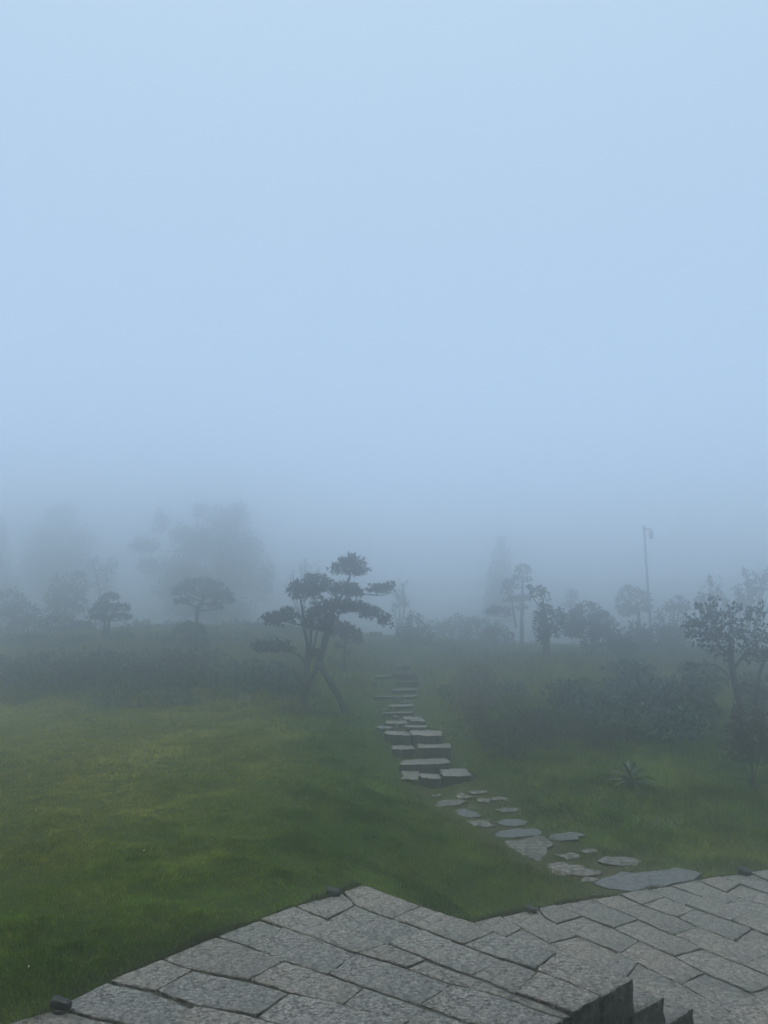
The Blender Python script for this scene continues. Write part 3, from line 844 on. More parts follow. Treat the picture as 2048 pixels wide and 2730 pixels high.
# --- left side trees in the fog
plant('cloud_pruned_tree', 'small tiered tree with twin stems behind the hedge at left', 'tree', Z5, k5, 22.0,
      [(608, 612, 50, 25), (570, 650, 45, 30), (665, 668, 55, 22), (672, 722, 52, 24), (545, 690, 48, 30), (545, 725, 58, 20), (620, 680, 40, 30)],
      [[(580, 885, 22), (583, 830, 20), (580, 770, 9), (582, 700, 8), (600, 620, 6)], [(595, 880, 16), (602, 800, 9), (605, 720, 8), (640, 690, 5)]],
      colors=GREEN_D, leaf=(.09, .034), lai=4, flat=-.3, lump=.35, group='pruned garden trees')
plant('umbrella_tree', 'flat-topped umbrella tree on a slim stem left of the large pruned tree', 'tree', Z5, k5, 22.0,
      [(1110, 545, 105, 42), (1020, 580, 68, 30), (1010, 630, 50, 14), (1200, 585, 75, 48), (1235, 620, 55, 50), (1150, 600, 60, 34), (1190, 660, 45, 28)],
      [[(1085, 850, 15), (1088, 740, 12), (1095, 665, 12), (1140, 600, 7)]], colors=GREEN_M, leaf=(.09, .036), lai=3.2, flat=-.35, lump=.4, group='pruned garden trees')
plant('ball_shrub', 'clipped ball shrub on a short stem below the umbrella tree', 'shrub', Z5, k5, 19.5,
      [(1055, 785, 80, 38), (1000, 800, 40, 32), (1105, 800, 36, 32), (1058, 850, 62, 34), (945, 845, 34, 30), (1120, 875, 40, 30)],
      [[(1055, 930, 9), (1055, 850, 8), (1055, 780, 5)]], colors=GREEN_M, leaf=(.08, .034), lai=4, flat=-.6, lump=.35)
plant('vase_tree', 'pale green vase-shaped young tree in fog at far left', 'tree', Z5, k5, 28.0,
      [(325, 540, 45, 70), (435, 540, 52, 78), (380, 600, 60, 60), (370, 665, 80, 50), (300, 600, 45, 55), (440, 640, 45, 50), (290, 690, 50, 40)],
      [[(345, 850, 10), (350, 740, 10), (365, 640, 7)], [(352, 800, 6), (400, 680, 5), (435, 560, 4)]], colors=GREEN_Y, leaf=(.10, .045), lai=2.6, lump=.45)
plant('big_tree', 'broad hazy tree rising highest behind the umbrella tree', 'tree', Z5, k5, 40.0,
      [(1250, 310, 160, 140), (1080, 310, 110, 110), (1250, 175, 100, 80), (895, 190, 45, 70), (1105, 130, 45, 50), (800, 320, 85, 42), (840, 430, 75, 50),
       (1000, 470, 130, 100), (1340, 450, 130, 130), (1450, 560, 62, 70), (1180, 560, 190, 120), (950, 560, 100, 80), (1330, 140, 40, 60), (1000, 250, 60, 60), (1400, 330, 60, 60), (1250, 680, 150, 70), (1050, 660, 120, 60), (1490, 470, 40, 60)],
      [[(1195, 800, 20), (1195, 690, 19), (1200, 520, 15), (1230, 300, 8)], [(1195, 600, 10), (1080, 430, 7), (1060, 300, 4)], [(1200, 560, 10), (1330, 430, 7)]],
      colors=GREEN_M, leaf=(.15, .07), lai=3.4, lump=.6, shell=.1, whorl=4, twig_r=.012)
plant('hazy_tree', 'faint tall tree dissolving in fog behind the pale vase-shaped tree', 'tree', Z5, k5, 46.0,
      [(335, 170, 80, 90), (260, 300, 120, 110), (440, 290, 80, 90), (330, 420, 150, 110), (200, 430, 90, 90), (470, 430, 70, 80), (330, 560, 150, 90)],
      [[(320, 800, 18), (320, 560, 16), (330, 250, 8)]], colors=GREEN_M, leaf=(.17, .08), lai=3.0, lump=.6, shell=.1, whorl=4)
plant('hazy_tree', 'faint dark tree cut by the left edge of the picture', 'tree', Z5, k5, 42.5,
      [(-20, 260, 60, 110), (-10, 420, 70, 110), (-60, 340, 90, 130), (20, 560, 90, 90)],
      [[(-20, 800, 18), (-20, 500, 14), (-20, 250, 8)]], colors=GREEN_M, leaf=(.17, .08), lai=3.2, lump=.5, shell=.1, whorl=4)
plant('young_tree', 'thin reddish young tree between the vase-shaped tree and the broad hazy tree', 'tree', Z5, k5, 33.0,
      [(512, 430, 28, 40), (540, 400, 18, 20), (590, 470, 50, 60), (570, 540, 60, 60), (620, 420, 30, 40)],
      [[(560, 800, 8), (555, 600, 7), (520, 430, 3)]], colors=RUSSET, leaf=(.12, .06), lai=1.4, lump=.5, shell=.2, whorl=3)
for i, (pads, y, lab) in enumerate([
        ([(40, 640, 110, 80), (130, 700, 90, 70), (30, 740, 120, 80), (150, 770, 90, 60)], 27.0, 'dark bank of shrubbery at the left edge above the hedge'),
        ([(330, 760, 110, 45), (430, 790, 90, 40), (470, 765, 70, 22)], 25.0, 'low shadowy shrub left of the twin-stemmed tiered tree')]):
    plant('shrub', lab, 'shrub', Z5, k5, y, pads, colors=GREEN_D, leaf=(.1, .045), lai=3, stems=5, lump=.4, group='shrubs behind the hedge')

for i, (x, y, rx, ry, yd, lab) in enumerate([(780, 775, 90, 40, 24.5, 'wispy shrub on the left ridge between the tiered tree and the umbrella tree'), (1320, 770, 90, 34, 25.5, 'wispy shrub on the ridge below the broad hazy tree'),
        (1480, 775, 90, 30, 25.0, 'wispy shrub on the ridge left of the large pruned tree'), (1620, 790, 80, 34, 24.0, 'wispy shrub on the ridge behind the large pruned tree'), (960, 780, 90, 40, 25, 'wispy shrub on the ridge left of the umbrella tree stem')]):
    plant('shrub', lab, 'shrub', Z5, k5, yd, [(x, y, rx, ry), (x - rx * .7, y + 8, rx * .6, ry * .7), (x + rx * .7, y + 6, rx * .6, ry * .8), (x, y + ry, rx * 1.3, ry * .7)], colors=GREEN_M, leaf=(.11, .04), lai=1.6, stems=6, lump=.6, shell=.1, whorl=4, up=.6, group='wispy shrubs on the left ridge')
for i, (x, y, rx, ry, yd, lab) in enumerate([(130, 850, 130, 50, 21.5, 'grey shrub behind the leftmost hedge shrub'), (360, 860, 120, 45, 21.0, 'grey shrub behind the second hedge shrub from the left'),
        (700, 850, 110, 45, 21.5, 'grey shrub behind the hedge right of the tiered tree'), (880, 845, 100, 45, 21.0, 'grey shrub behind the hedge left of the ball shrub'),
        (1250, 840, 110, 50, 21.5, 'grey shrub behind the hedge right of the ball shrub'), (1430, 850, 100, 50, 21.0, 'grey shrub behind the lowest left foliage pad')]):
    rr = np.random.default_rng(int(x) + 3)
    plant('shrub', lab, 'shrub', Z5, k5, yd, [(x, y + 15, rx, ry)] + [(x + rr.uniform(-.9, .9) * rx, y + rr.uniform(-.7, .6) * ry, rx * rr.uniform(.3, .5), ry * rr.uniform(.4, .6)) for _ in range(5)] + [(x, y + ry, rx * 1.2, ry * .8)],
          colors=GREEN_S, leaf=(.10, .045), lai=2.0, stems=5, lump=.8, shell=.1, whorl=4, group='grey shrubs behind the hedge')
# --- hedge along the back of the lawn
hedge = [(60, 1030, 130, 110, 16.6, GREEN_M, 'leftmost shrub of the hedge behind the lawn, cut by the picture edge'),
         (280, 1020, 140, 115, 16.8, GREEN_S, 'second hedge shrub from the left behind the lawn'),
         (510, 1010, 140, 120, 17.0, GREEN_M, 'hedge shrub standing just below the twin-stemmed tiered tree'),
         (740, 1015, 140, 125, 17.0, GREEN_S, 'hedge shrub midway between the tiered tree and the ball shrub'),
         (950, 1020, 130, 130, 16.9, GREEN_S, 'hedge shrub just left of the ball shrub stem'),
         (1150, 1020, 125, 120, 16.7, GREEN_S, 'darkest hedge shrub, below and right of the ball shrub'),
         (1380, 1045, 125, 105, 16.2, GREEN_B, 'bluish large-leaved hedge shrub under the lowest left foliage pad'),
         (1570, 1050, 110, 100, 16.0, GREEN_B, 'bluish hedge shrub directly behind the leaning trunks')]
for x, y, rx, ry, yd, colr, lab in hedge:
    rr = np.random.default_rng(int(x) + 5)
    rx *= 1.25
    pads = [(x, y + 15, rx, ry * .9)] + [(x + rr.uniform(-.85, .85) * rx, y + rr.uniform(-.5, .6) * ry, rx * rr.uniform(.3, .5), ry * rr.uniform(.3, .5)) for _ in range(8)]
    pads.append((x, y + ry * .9, rx * 1.05, ry * .45))
    plant('hedge_shrub', lab, 'shrub', Z5, k5, yd, pads, colors=colr, leaf=(.12, .06), lai=2.6, stems=6, lump=.9, shell=.3, depth=.75, group='hedge behind the lawn', whorl=4, colvar=.5)
lowp = [(90, 1150, 100, 40, 15.6, 'low leafy plant at the hedge foot near the left edge'), (620, 1175, 95, 48, 15.2, 'low yellowish plant at the hedge foot below the tiered tree'),
        (800, 1180, 110, 52, 15.1, 'broad low plant at the hedge foot, middle of the lawn edge'), (1000, 1165, 95, 45, 15.3, 'low plant with pale leaves at the hedge foot below the ball shrub'),
        (1240, 1150, 80, 35, 15.5, 'low plant at the hedge foot left of the bluish shrubs')]
for i, (x, y, rx, ry, yd, lab) in enumerate(lowp):
    plant('low_plant', lab, 'plant', Z5, k5, yd, [(x, y, rx, ry), (x - rx * .6, y + 12, rx * .5, ry * .7), (x + rx * .6, y + 12, rx * .5, ry * .7)],
          colors=GREEN_B if i % 2 else GREEN_Y, leaf=(.11, .055), lai=2.2, stems=4, whorl=3, lump=.5, shell=.2, group='low plants at the hedge foot')
# pale rock at the hedge foot
p = ground_hit(651, 1868); rp = [p[:2] + np.array([.14 * math.cos(a) * r_, .10 * math.sin(a)]) for a, r_ in zip(np.linspace(0, 6.28, 9)[:-1], (1, .8, 1.1, .9, 1, 1.15, .85, 1))]
rk = slab('rock', rp, p[2] + .12, .2, None, M['fieldstone'], 61, gap=0, step=.06, bev=.05)
tag(rk, 'pale rock lying at the foot of the bluish hedge', 'rock')

# --- twiggy growth at the pruned tree's foot
for x, y, rx, ry, lab in [(560, 1445, 150, 50, 'dark matted low growth left of the pruned tree base'), (740, 1470, 140, 48, 'dark matted low growth between trunks and wooden prop'),
                          (960, 1495, 130, 46, 'dark matted low growth at the foot of the wooden prop')]:
    plant('undergrowth', lab, 'plant', Z4, k4, 14.4, [(x, y, rx, ry), (x - rx * .5, y + 10, rx * .6, ry * .7), (x + rx * .5, y + 12, rx * .6, ry * .7)],
          colors=GREEN_S + RUSSET[:1], leaf=(.07, .014), lai=1.6, stems=5, whorl=5, up=.9, lump=.5, shell=.2, group='low growth around the pruned tree')

# --- behind the pruned tree
def twig_tree(name, label, Z, k, y0, base, tips, leafn, colors, leaf, r0=5, group=None, seed=1):
    rng = np.random.default_rng(seed)
    u, v = Z(*base); b0 = PY(u, v, y0); b0[2] = H(b0[0], b0[1]) - .05
    root = empty(name, b0); tag(root, label, 'tree', group)
    g = Geo(); Cs = []
    s = k * mpp(v, y0)
    for tx, ty in tips:
        uu, vv = Z(tx, ty); t = PY(uu, vv, y0 + rng.normal(0, .25))
        mid = b0 * .55 + t * .45 + rng.normal(0, .08, 3); mid[2] = b0[2] * .5 + t[2] * .5
        tube(g, [b0 + rng.normal(0, .015, 3) * [1, 1, 0], mid, t], [r0 * s, r0 * s * .7, .004], 6)
        for j in range(5):
            f = rng.uniform(.45, .95); a = mid * (1 - f) + t * f; e_ = a + rng.normal(0, .16, 3) + np.array([0, 0, .14])
            tube(g, [a, (a + e_) / 2 + rng.normal(0, .02, 3), e_], [.007, .005, .003], 5, k=3)
            for q in range(leafn): Cs.append(a + (e_ - a) * rng.random() + rng.normal(0, .02, 3))
        for q in range(leafn * 2): Cs.append(mid + (t - mid) * rng.uniform(.2, 1.0) + rng.normal(0, .03, 3))
    link('trunk', g.mesh('trunk', b0), M['bark'], root)
    Cs = np.array(Cs)
    Nn = rng.normal(0, .6, Cs.shape) + np.array([0, 0, -.5])
    link('crown', mesh_np('crown', *leaf_mesh(rng, Cs, Nn, leaf[0], leaf[1], None, b0, colors, .25)), M['leaf'], root)
    return root
twig_tree('bare_tree', 'thin nearly bare tree behind the left crown of the large pruned tree', Z4, k4, 27, (640, 760),
          [(545, 260), (600, 230), (640, 190), (660, 230), (700, 260), (755, 260), (480, 400), (520, 330)], 3, GREEN_M, (.07, .03), 8, seed=5)
twig_tree('bare_tree', 'slender tall sapling in fog right of the large pruned tree', Z4, k4, 29, (1400, 800),
          [(1420, 390), (1440, 440), (1390, 480), (1460, 520), (1350, 560), (1430, 470)], 12, GREEN_M, (.1, .05), 8, seed=6)
plant('shrub', 'rounded dark shrub in fog just right of the large pruned tree', 'shrub', Z4, k4, 23.5,
      [(1520, 760, 95, 110), (1450, 820, 90, 90), (1600, 830, 80, 90), (1510, 900, 150, 70)], colors=GREEN_D, leaf=(.1, .045), lai=2.6, stems=6, lump=.5, shell=.3)

# --- right side background
plant('conifer', 'faint cone-shaped conifer dissolving in fog right of centre', 'tree', Z6, k6, 41,
      [(348, 185, 22, 40), (346, 245, 45, 45), (343, 310, 60, 50), (340, 380, 72, 55), (338, 450, 85, 60), (335, 520, 95, 55)],
      [[(342, 640, 12), (342, 450, 10), (347, 200, 3)]], colors=GREEN_M, leaf=(.15, .06), lai=3.4, lump=.4, shell=.1, whorl=4)
plant('cloud_pruned_tree', 'tall slim cloud-pruned tree with round top pad right of centre', 'tree', Z6, k6, 26,
      [(452, 315, 40, 32), (425, 352, 30, 14), (475, 362, 22, 15), (388, 388, 38, 28), (372, 420, 26, 24), (402, 462, 40, 20), (455, 455, 40, 14), (335, 515, 58, 20), (300, 525, 30, 14), (440, 500, 30, 16)],
      [[(445, 690, 10), (446, 560, 9), (448, 450, 8), (450, 350, 5)], [(420, 600, 6), (404, 520, 5), (398, 450, 4)]], colors=GREEN_D, leaf=(.09, .036), lai=3.2, flat=-.5, lump=.35, group='pruned trees on the right slope')
plant('cloud_pruned_tree', 'dark stout-trunked pruned tree with broken top on the right slope', 'tree', Z6, k6, 19.0,
      [(490, 405, 26, 14), (530, 415, 38, 18), (560, 435, 24, 30), (505, 440, 18, 14), (560, 525, 45, 38), (530, 560, 35, 45), (625, 525, 36, 26), (620, 575, 40, 40), (545, 610, 42, 45), (590, 620, 40, 30), (555, 660, 30, 26)],
      [[(566, 790, 19), (567, 700, 17), (566, 600, 15), (556, 530, 13), (543, 470, 11)], [(543, 500, 4), (515, 470, 3), (490, 425, 2)], [(545, 480, 4), (560, 440, 3)], [(560, 560, 5), (600, 545, 4), (630, 530, 2)]],
      colors=GREEN_D, leaf=(.09, .04), lai=3.0, lump=.5, shell=.2, whorl=4, group='pruned trees on the right slope')
plant('cloud_pruned_tree', 'wide dome-crowned tree right of the stout-trunked pruned tree', 'tree', Z6, k6, 22.0,
      [(765, 530, 85, 58), (700, 560, 60, 48), (835, 560, 65, 40), (885, 582, 36, 16), (760, 610, 110, 45), (860, 630, 70, 30), (920, 665, 60, 24), (690, 620, 50, 40), (800, 680, 60, 28)],
      [[(800, 770, 13), (800, 680, 12), (795, 600, 9), (780, 550, 5)], [(800, 660, 7), (860, 630, 4)]], colors=GREEN_D, leaf=(.09, .038), lai=3.2, flat=-.6, lump=.35, group='pruned trees on the right slope')
plant('umbrella_tree', 'small round-headed tree in fog beneath the camera pole', 'tree', Z6, k6, 27,
      [(985, 430, 62, 36), (940, 475, 34, 38), (1045, 450, 42, 34), (1000, 500, 55, 22), (1065, 490, 26, 34), (960, 520, 40, 20)],
      [[(1022, 640, 9), (1022, 540, 8), (1010, 470, 5)]], colors=RUSSET[2:] + GREEN_M, leaf=(.1, .045), lai=2.6, lump=.4, shell=.3, group='pruned trees on the right slope')
for x, y, rx, ry, yd, lab in [(1010, 640, 80, 75, 23.5, 'dim shrub below the round-headed tree'), (1110, 630, 80, 70, 24, 'dim shrub at the foot of the camera pole'),
                              (1205, 640, 70, 75, 23, 'dim shrub right of the camera pole'), (950, 690, 70, 45, 21, 'low dim shrub right of the dome-crowned tree'),
                              (130, 575, 85, 50, 29, 'distant shrub on the skyline left of the slim pruned tree'), (235, 590, 95, 60, 28, 'distant shrub at the foot of the slim pruned tree'),
                              (25, 600, 80, 45, 30, 'distant low shrub on the skyline near the top of the steps'), (330, 640, 80, 60, 26, 'distant shrub just below the flat side pad of the slim tree'),
                              (690, 440, 40, 40, 32, 'faint wispy shrub on the skyline above the dome-crowned tree')]:
    rr = np.random.default_rng(int(x) + 77)
    pads = [(x, y + 10, rx, ry)] + [(x + rr.uniform(-.7, .7) * rx, y + rr.uniform(-.6, .4) * ry, rx * rr.uniform(.3, .5), ry * rr.uniform(.3, .5)) for _ in range(5)] + [(x, y + ry, rx, ry * .5)]
    plant('shrub', lab, 'shrub', Z6, k6, yd, pads, colors=GREEN_M if x % 2 else GREEN_D, leaf=(.11, .05), lai=2.2 if yd < 26.5 else 1.2, stems=5, lump=.5, shell=.3, whorl=4, group='shrubs on the right skyline')

# --- pole with dome camera
pz = PY(*Z6(1084, 640), 26.0); pz[2] = H(*pz[:2]) - .1
ptop = PY(1717, 1405, 26.0)
cpole = empty('camera_pole', pz); tag(cpole, 'slim grey pole with a dome camera hanging from a short arm', 'camera pole')
g = Geo(); tube(g, [pz, pz * .5 + ptop * .5, ptop], [.046, .042, .040], 10); link('pole', g.mesh('pole', pz), M['pole_metal'], cpole)
g = Geo(); tube(g, [ptop - [0, 0, .03], ptop + [0, 0, .05]], [.055, .042], 10); link('pole_cap', g.mesh('pole_cap', pz), M['pole_metal'], cpole)
armend = PY(1736, 1412, 26.0)
g = Geo(); tube(g, [ptop + [.02, 0, -.09], ptop * .45 + armend * .55 + [0, 0, .0], armend, armend - [0, 0, .08]], [.03, .028, .03, .03], 8); link('arm', g.mesh('arm', pz), M['pole_metal'], cpole)
def lathe(g, c, prof, sides=16):
    V = []; F = []
    th = np.arange(sides) / sides * 2 * math.pi
    for r_, z_ in prof: V.append(np.column_stack([c[0] + r_ * np.cos(th), c[1] + r_ * np.sin(th), np.full(sides, c[2] + z_)]))
    n = len(prof)
    for i in range(n - 1):
        for j in range(sides):
            a, b_ = i * sides + j, i * sides + (j + 1) % sides
            F += [(a, b_, b_ + sides), (a, b_ + sides, a + sides)]
    g.add(np.vstack(V), F)
g = Geo(); lathe(g, armend - [0, 0, .06], [(.001, .03), (.05, .02), (.075, -.03), (.085, -.12), (.085, -.16), (.001, -.16)]); hz = link('camera_housing', g.mesh('camera_housing', pz), M['pole_metal'], cpole)
g = Geo(); lathe(g, armend - [0, 0, .06], [(.072, -.161), (.072, -.20), (.06, -.245), (.03, -.268), (.001, -.272)]); link('camera_dome', g.mesh('camera_dome', pz), M['dome_dark'], cpole)

# --- pale saplings behind the right tree
twig_tree('sapling', 'pale sapling with sparse leaves right of the camera pole', Z6, k6, 25.5, (1190, 640), [(1150, 460), (1190, 480), (1230, 430), (1120, 520), (1260, 470)], 9, PALE, (.15, .075), 5, 'pale saplings behind the right tree', 21)
twig_tree('sapling', 'pale sapling showing above the left side of the right-hand tree', Z6, k6, 25, (1380, 640), [(1375, 345), (1340, 420), (1420, 380), (1400, 430), (1310, 460), (1450, 440)], 9, PALE, (.15, .075), 5, 'pale saplings behind the right tree', 22)
twig_tree('sapling', 'tallest pale sapling, at the right edge above the right-hand tree', Z6, k6, 24.5, (1560, 640), [(1550, 300), (1600, 340), (1640, 310), (1510, 360), (1580, 380), (1660, 300), (1530, 420)], 10, PALE, (.15, .075), 6, 'pale saplings behind the right tree', 23)

# --- big-leaved tree at the right edge
plant('broadleaf_tree', 'dark broad-leaved tree with dense crown at the right edge', 'tree', Z7, k7, 12.4,
      [(520, 355, 100, 40), (600, 420, 130, 60), (455, 440, 100, 50), (410, 500, 60, 40), (520, 520, 130, 70), (640, 560, 130, 90), (470, 590, 70, 50), (760, 470, 110, 80),
       (780, 590, 130, 90), (900, 520, 110, 80), (920, 640, 110, 80), (680, 670, 80, 50), (860, 700, 90, 45), (1050, 560, 130, 120), (1060, 700, 110, 70), (600, 650, 80, 45), (840, 350, 36, 28), (700, 340, 40, 40)],
      [[(775, 1230, 42), (762, 1100, 40), (742, 980, 38), (712, 860, 34), (692, 740, 32), (690, 640, 24), (670, 520, 14)],
       [(700, 800, 20), (780, 690, 16), (880, 600, 10)], [(712, 870, 12), (640, 800, 10), (570, 755, 8), (480, 748, 5), (380, 765, 3)], [(690, 700, 14), (600, 600, 10), (500, 500, 5)], [(860, 1180, 22), (880, 1000, 20), (900, 820, 18), (960, 680, 14), (1040, 580, 8)]],
      colors=GREEN_D + [(.04, .044, .02)], leaf=(.07, .040), lai=1.2, lump=1.0, shell=.05, whorl=3, up=-.2, depth=1.0, thin=.68)
# sparse sprays reaching above the crown
b_ = bpy.data.objects['broadleaf_tree']
rng = np.random.default_rng(8); g = Geo(); Cs = []
for bx0, by0, tx, ty in [(500, 380, 430, 265), (520, 360, 545, 240), (650, 400, 740, 260), (700, 380, 770, 290), (800, 420, 840, 330), (860, 450, 950, 260), (900, 450, 960, 330), (430, 440, 340, 450), (430, 520, 350, 520),
                         (480, 748, 300, 735), (420, 765, 330, 760), (900, 420, 905, 265), (560, 360, 580, 250), (450, 440, 365, 385)]:
    a = PY(*Z7(bx0, by0), 12.4 + rng.normal(0, .2)); t = PY(*Z7(tx, ty), 12.4 + rng.normal(0, .25))
    tube(g, [a, (a + t) / 2 + rng.normal(0, .02, 3), t], [.009, .006, .003], 5)
    for j in range(13): Cs.append(a + (t - a) * rng.uniform(.2, 1.02) + rng.normal(0, .02, 3))
bl = np.array(b_.location)
link('twigs', g.mesh('twigs', bl), M['bark'], b_)
Cs = np.array(Cs)
link('leaf_sprays', mesh_np('leaf_sprays', *leaf_mesh(rng, Cs, rng.normal(0, .5, Cs.shape) + [0, 0, -.7], .085, .05, None, bl, GREEN_D, .25)), M['leaf'], b_)

# --- russet shrub in front of it
plant('russet_shrub', 'thin russet shrub with bare lower stems at the right edge', 'shrub', Z7, k7, 10.3,
      [(850, 1300, 150, 120), (760, 1250, 110, 80), (900, 1160, 90, 90), (745, 1130, 50, 80), (690, 1350, 80, 45), (940, 1400, 110, 80), (800, 1420, 120, 60), (1020, 1280, 110, 120)],
      [[(850, 1720, 13), (850, 1580, 12), (838, 1440, 9), (800, 1300, 5)], [(872, 1705, 8), (866, 1580, 7), (900, 1430, 5), (930, 1250, 3)], [(848, 1560, 6), (770, 1400, 4), (745, 1200, 2)], [(960, 1690, 6), (975, 1500, 5), (1010, 1300, 3)]],
      colors=RUSSET + GREEN_D[:1], leaf=(.045, .022), lai=2.3, lump=.5, shell=.1, whorl=3)

# --- shrubs of the hollow on the right
hollow = [(990, 850, 125, 95, 14.6, GREEN_B, 'pale bluish shrub, tallest in the hollow below the dome-crowned tree'), (700, 925, 105, 70, 14.3, GREEN_S, 'dark shrub in the hollow right of the dry round bush'),
          (830, 985, 120, 85, 13.8, GREEN_B, 'dark bluish shrub in front of the tallest hollow shrub'), (1110, 955, 125, 105, 13.9, GREEN_B, 'bluish shrub in the hollow, right of the tallest one'),
          (1260, 930, 110, 110, 13.8, GREEN_S, 'shrub in the hollow left of the right-hand tree trunk'), (1340, 850, 90, 75, 14.6, GREEN_S, 'shrub behind the left branches of the right-hand tree'),
          (1000, 1040, 120, 70, 13.3, GREEN_S, 'low shrub at the front of the hollow'), (1600, 930, 90, 120, 13.6, GREEN_S, 'shrub behind the right-hand tree trunk'), (1190, 1050, 110, 60, 13.0, GREEN_B, 'low bluish shrub at the front right of the hollow')]
for x, y, rx, ry, yd, colr, lab in hollow:
    rr = np.random.default_rng(int(x) + 31)
    rx *= 1.2
    pads = [(x, y + 10, rx, ry * .9)] + [(x + rr.uniform(-.85, .85) * rx, y + rr.uniform(-.6, .6) * ry, rx * rr.uniform(.3, .5), ry * rr.uniform(.3, .5)) for _ in range(8)] + [(x, y + ry * .9, rx, ry * .5)]
    plant('hollow_shrub', lab, 'shrub', Z6, k6, yd, pads, colors=colr, leaf=(.12, .06), lai=2.3, stems=6, lump=.95, shell=.2, whorl=4, group='shrubs in the hollow', colvar=.5)
brush = [(430, 1075, 120, 60, 12.9, 'dark brushwood clump at the right of the lower steps'), (300, 1115, 85, 60, 12.2, 'brushwood nearest the lower steps'),
         (560, 1110, 110, 55, 12.5, 'dark brushwood clump in the middle of the right bank'), (690, 1080, 90, 50, 13.0, 'brushwood clump below the hollow shrubs'), (420, 1165, 120, 45, 11.8, 'lowest brushwood clump above the path'), (520, 1030, 110, 45, 13.6, 'brushwood clump at the top of the right bank'),
         (210, 1050, 70, 45, 13.0, 'brushwood clump between the dry bush and the steps'), (820, 1120, 120, 45, 12.5, 'brushwood clump at the right end of the bank')]
for x, y, rx, ry, yd, lab in brush:
    rr = np.random.default_rng(int(x) + 13)
    pads = [(x, y + 8, rx, ry)] + [(x + rr.uniform(-.8, .8) * rx, y + rr.uniform(-.5, .5) * ry, rx * rr.uniform(.35, .5), ry * rr.uniform(.4, .6)) for _ in range(5)]
    plant('brushwood', lab, 'shrub', Z6, k6, yd, pads, colors=GREEN_S + RUSSET[:2], leaf=(.075, .013), lai=1.5, stems=8, lump=.9, shell=.05, whorl=4, up=1.1, group='brushwood on the right bank')
plant('dry_bush', 'round dry bush with yellowish tips beside the steps', 'shrub', Z6, k6, 14.3,
      [(225, 870, 115, 85), (180, 850, 60, 55), (275, 850, 60, 55), (225, 810, 70, 35), (225, 930, 115, 60), (150, 920, 50, 45), (300, 920, 50, 45)],
      colors=DRY, leaf=(.05, .016), lai=2.6, stems=14, lump=.35, shell=.45, whorl=5, up=.5)
for x, y, rx, ry, yd, lab in [(400, 900, 70, 32, 14.8, 'low green plant right of the dry round bush'), (90, 905, 55, 32, 14.6, 'low green plant left of the dry round bush')]:
    plant('low_plant', lab, 'plant', Z6, k6, yd, [(x, y, rx, ry), (x + rx * .6, y + 8, rx * .5, ry * .7), (x - rx * .6, y + 8, rx * .5, ry * .7)], colors=GREEN_B, leaf=(.08, .035), lai=2.2, stems=4, whorl=3, lump=.5, shell=.2)

# --- broad-bladed plant on the right lawn: each long leaf its own part
ZA, ka = zone(1480, 1980, 0.2532)
cb = ground_hit(*ZA(800, 520))
ag = empty('strap_leaf_plant', cb); tag(ag, 'clump of long arching strap leaves on the right lawn', 'plant')
rng = np.random.default_rng(17)
tipsA = [(485, 410), (560, 330), (620, 290), (700, 290), (770, 250), (855, 260), (930, 310), (1000, 325), (1070, 400), (1140, 475), (1015, 500), (960, 440), (700, 395), (820, 320), (600, 400), (880, 520), (620, 460), (740, 500)]
for i, (tx, ty) in enumerate(tipsA):
    t = PY(*ZA(tx, ty), cb[1] + rng.normal(0, .18)); gz = H(t[0], t[1]) + .02; t[2] = max(t[2], gz)
    root_p = cb + np.array([rng.normal(0, .03), rng.normal(0, .03), 0])
    apex = root_p * .42 + t * .58; apex[2] = max(t[2], root_p[2]) + rng.uniform(.03, .09)
    C = catmull([root_p, root_p * .75 + apex * .25 + [0, 0, .10], apex, t], 4)
    n = len(C); d = t - root_p; sdir = np.array([-d[1], d[0], 0.0]); sdir /= np.linalg.norm(sdir) + 1e-6
    sdir = sdir * .8 + np.array([0, 0, .35 * rng.choice([-1, 1])])
    w = .036 * np.sin(np.linspace(.5, math.pi - .02, n)) ** .7
    V = np.vstack([C + sdir * w[:, None], C - [0, 0, .008], C - sdir * w[:, None]])
    F = []
    for j in range(n - 1):
        F += [(j, j + 1, n + j + 1), (j, n + j + 1, n + j), (n + j, n + j + 1, 2 * n + j + 1), (n + j, 2 * n + j + 1, 2 * n + j)]
    col = np.array([(.055, .085, .035), (.14, .16, .095), (.04, .07, .025)][i % 3]) * rng.uniform(.8, 1.2)
    link('leaf', mesh_np('leaf', V - cb, np.array(F), np.tile(col, (len(V), 1)), True), M['leaf'], ag)

# --- little pale-leaved weeds on the right lawn
for i, (u, v, n, lab) in enumerate([(1748, 2208, 34, 'whitish-leaved weed patch on the lawn right of the path'), (1796, 2206, 18, 'small yellowish weed beside the whitish weed patch'), (1603, 2146, 12, 'tiny pale weed between the path and the strap-leaf plant'),
                                   (1803, 2130, 10, 'tiny pale weed right of the strap-leaf plant')]):
    c = ground_hit(u, v); rng = np.random.default_rng(50 + i)
    Cs = c + np.column_stack([rng.normal(0, .09, n), rng.normal(0, .07, n), rng.uniform(.02, .08, n)])
    o = empty('weed', c); tag(o, lab, 'plant', 'pale weeds on the right lawn')
    link('foliage', mesh_np('foliage', *leaf_mesh(rng, Cs, rng.normal(0, .7, Cs.shape) + [0, 0, .3], .05, .032, None, c, [(.22, .25, .18), (.14, .17, .09), (.10, .14, .06)], .2)), M['leaf'], o)

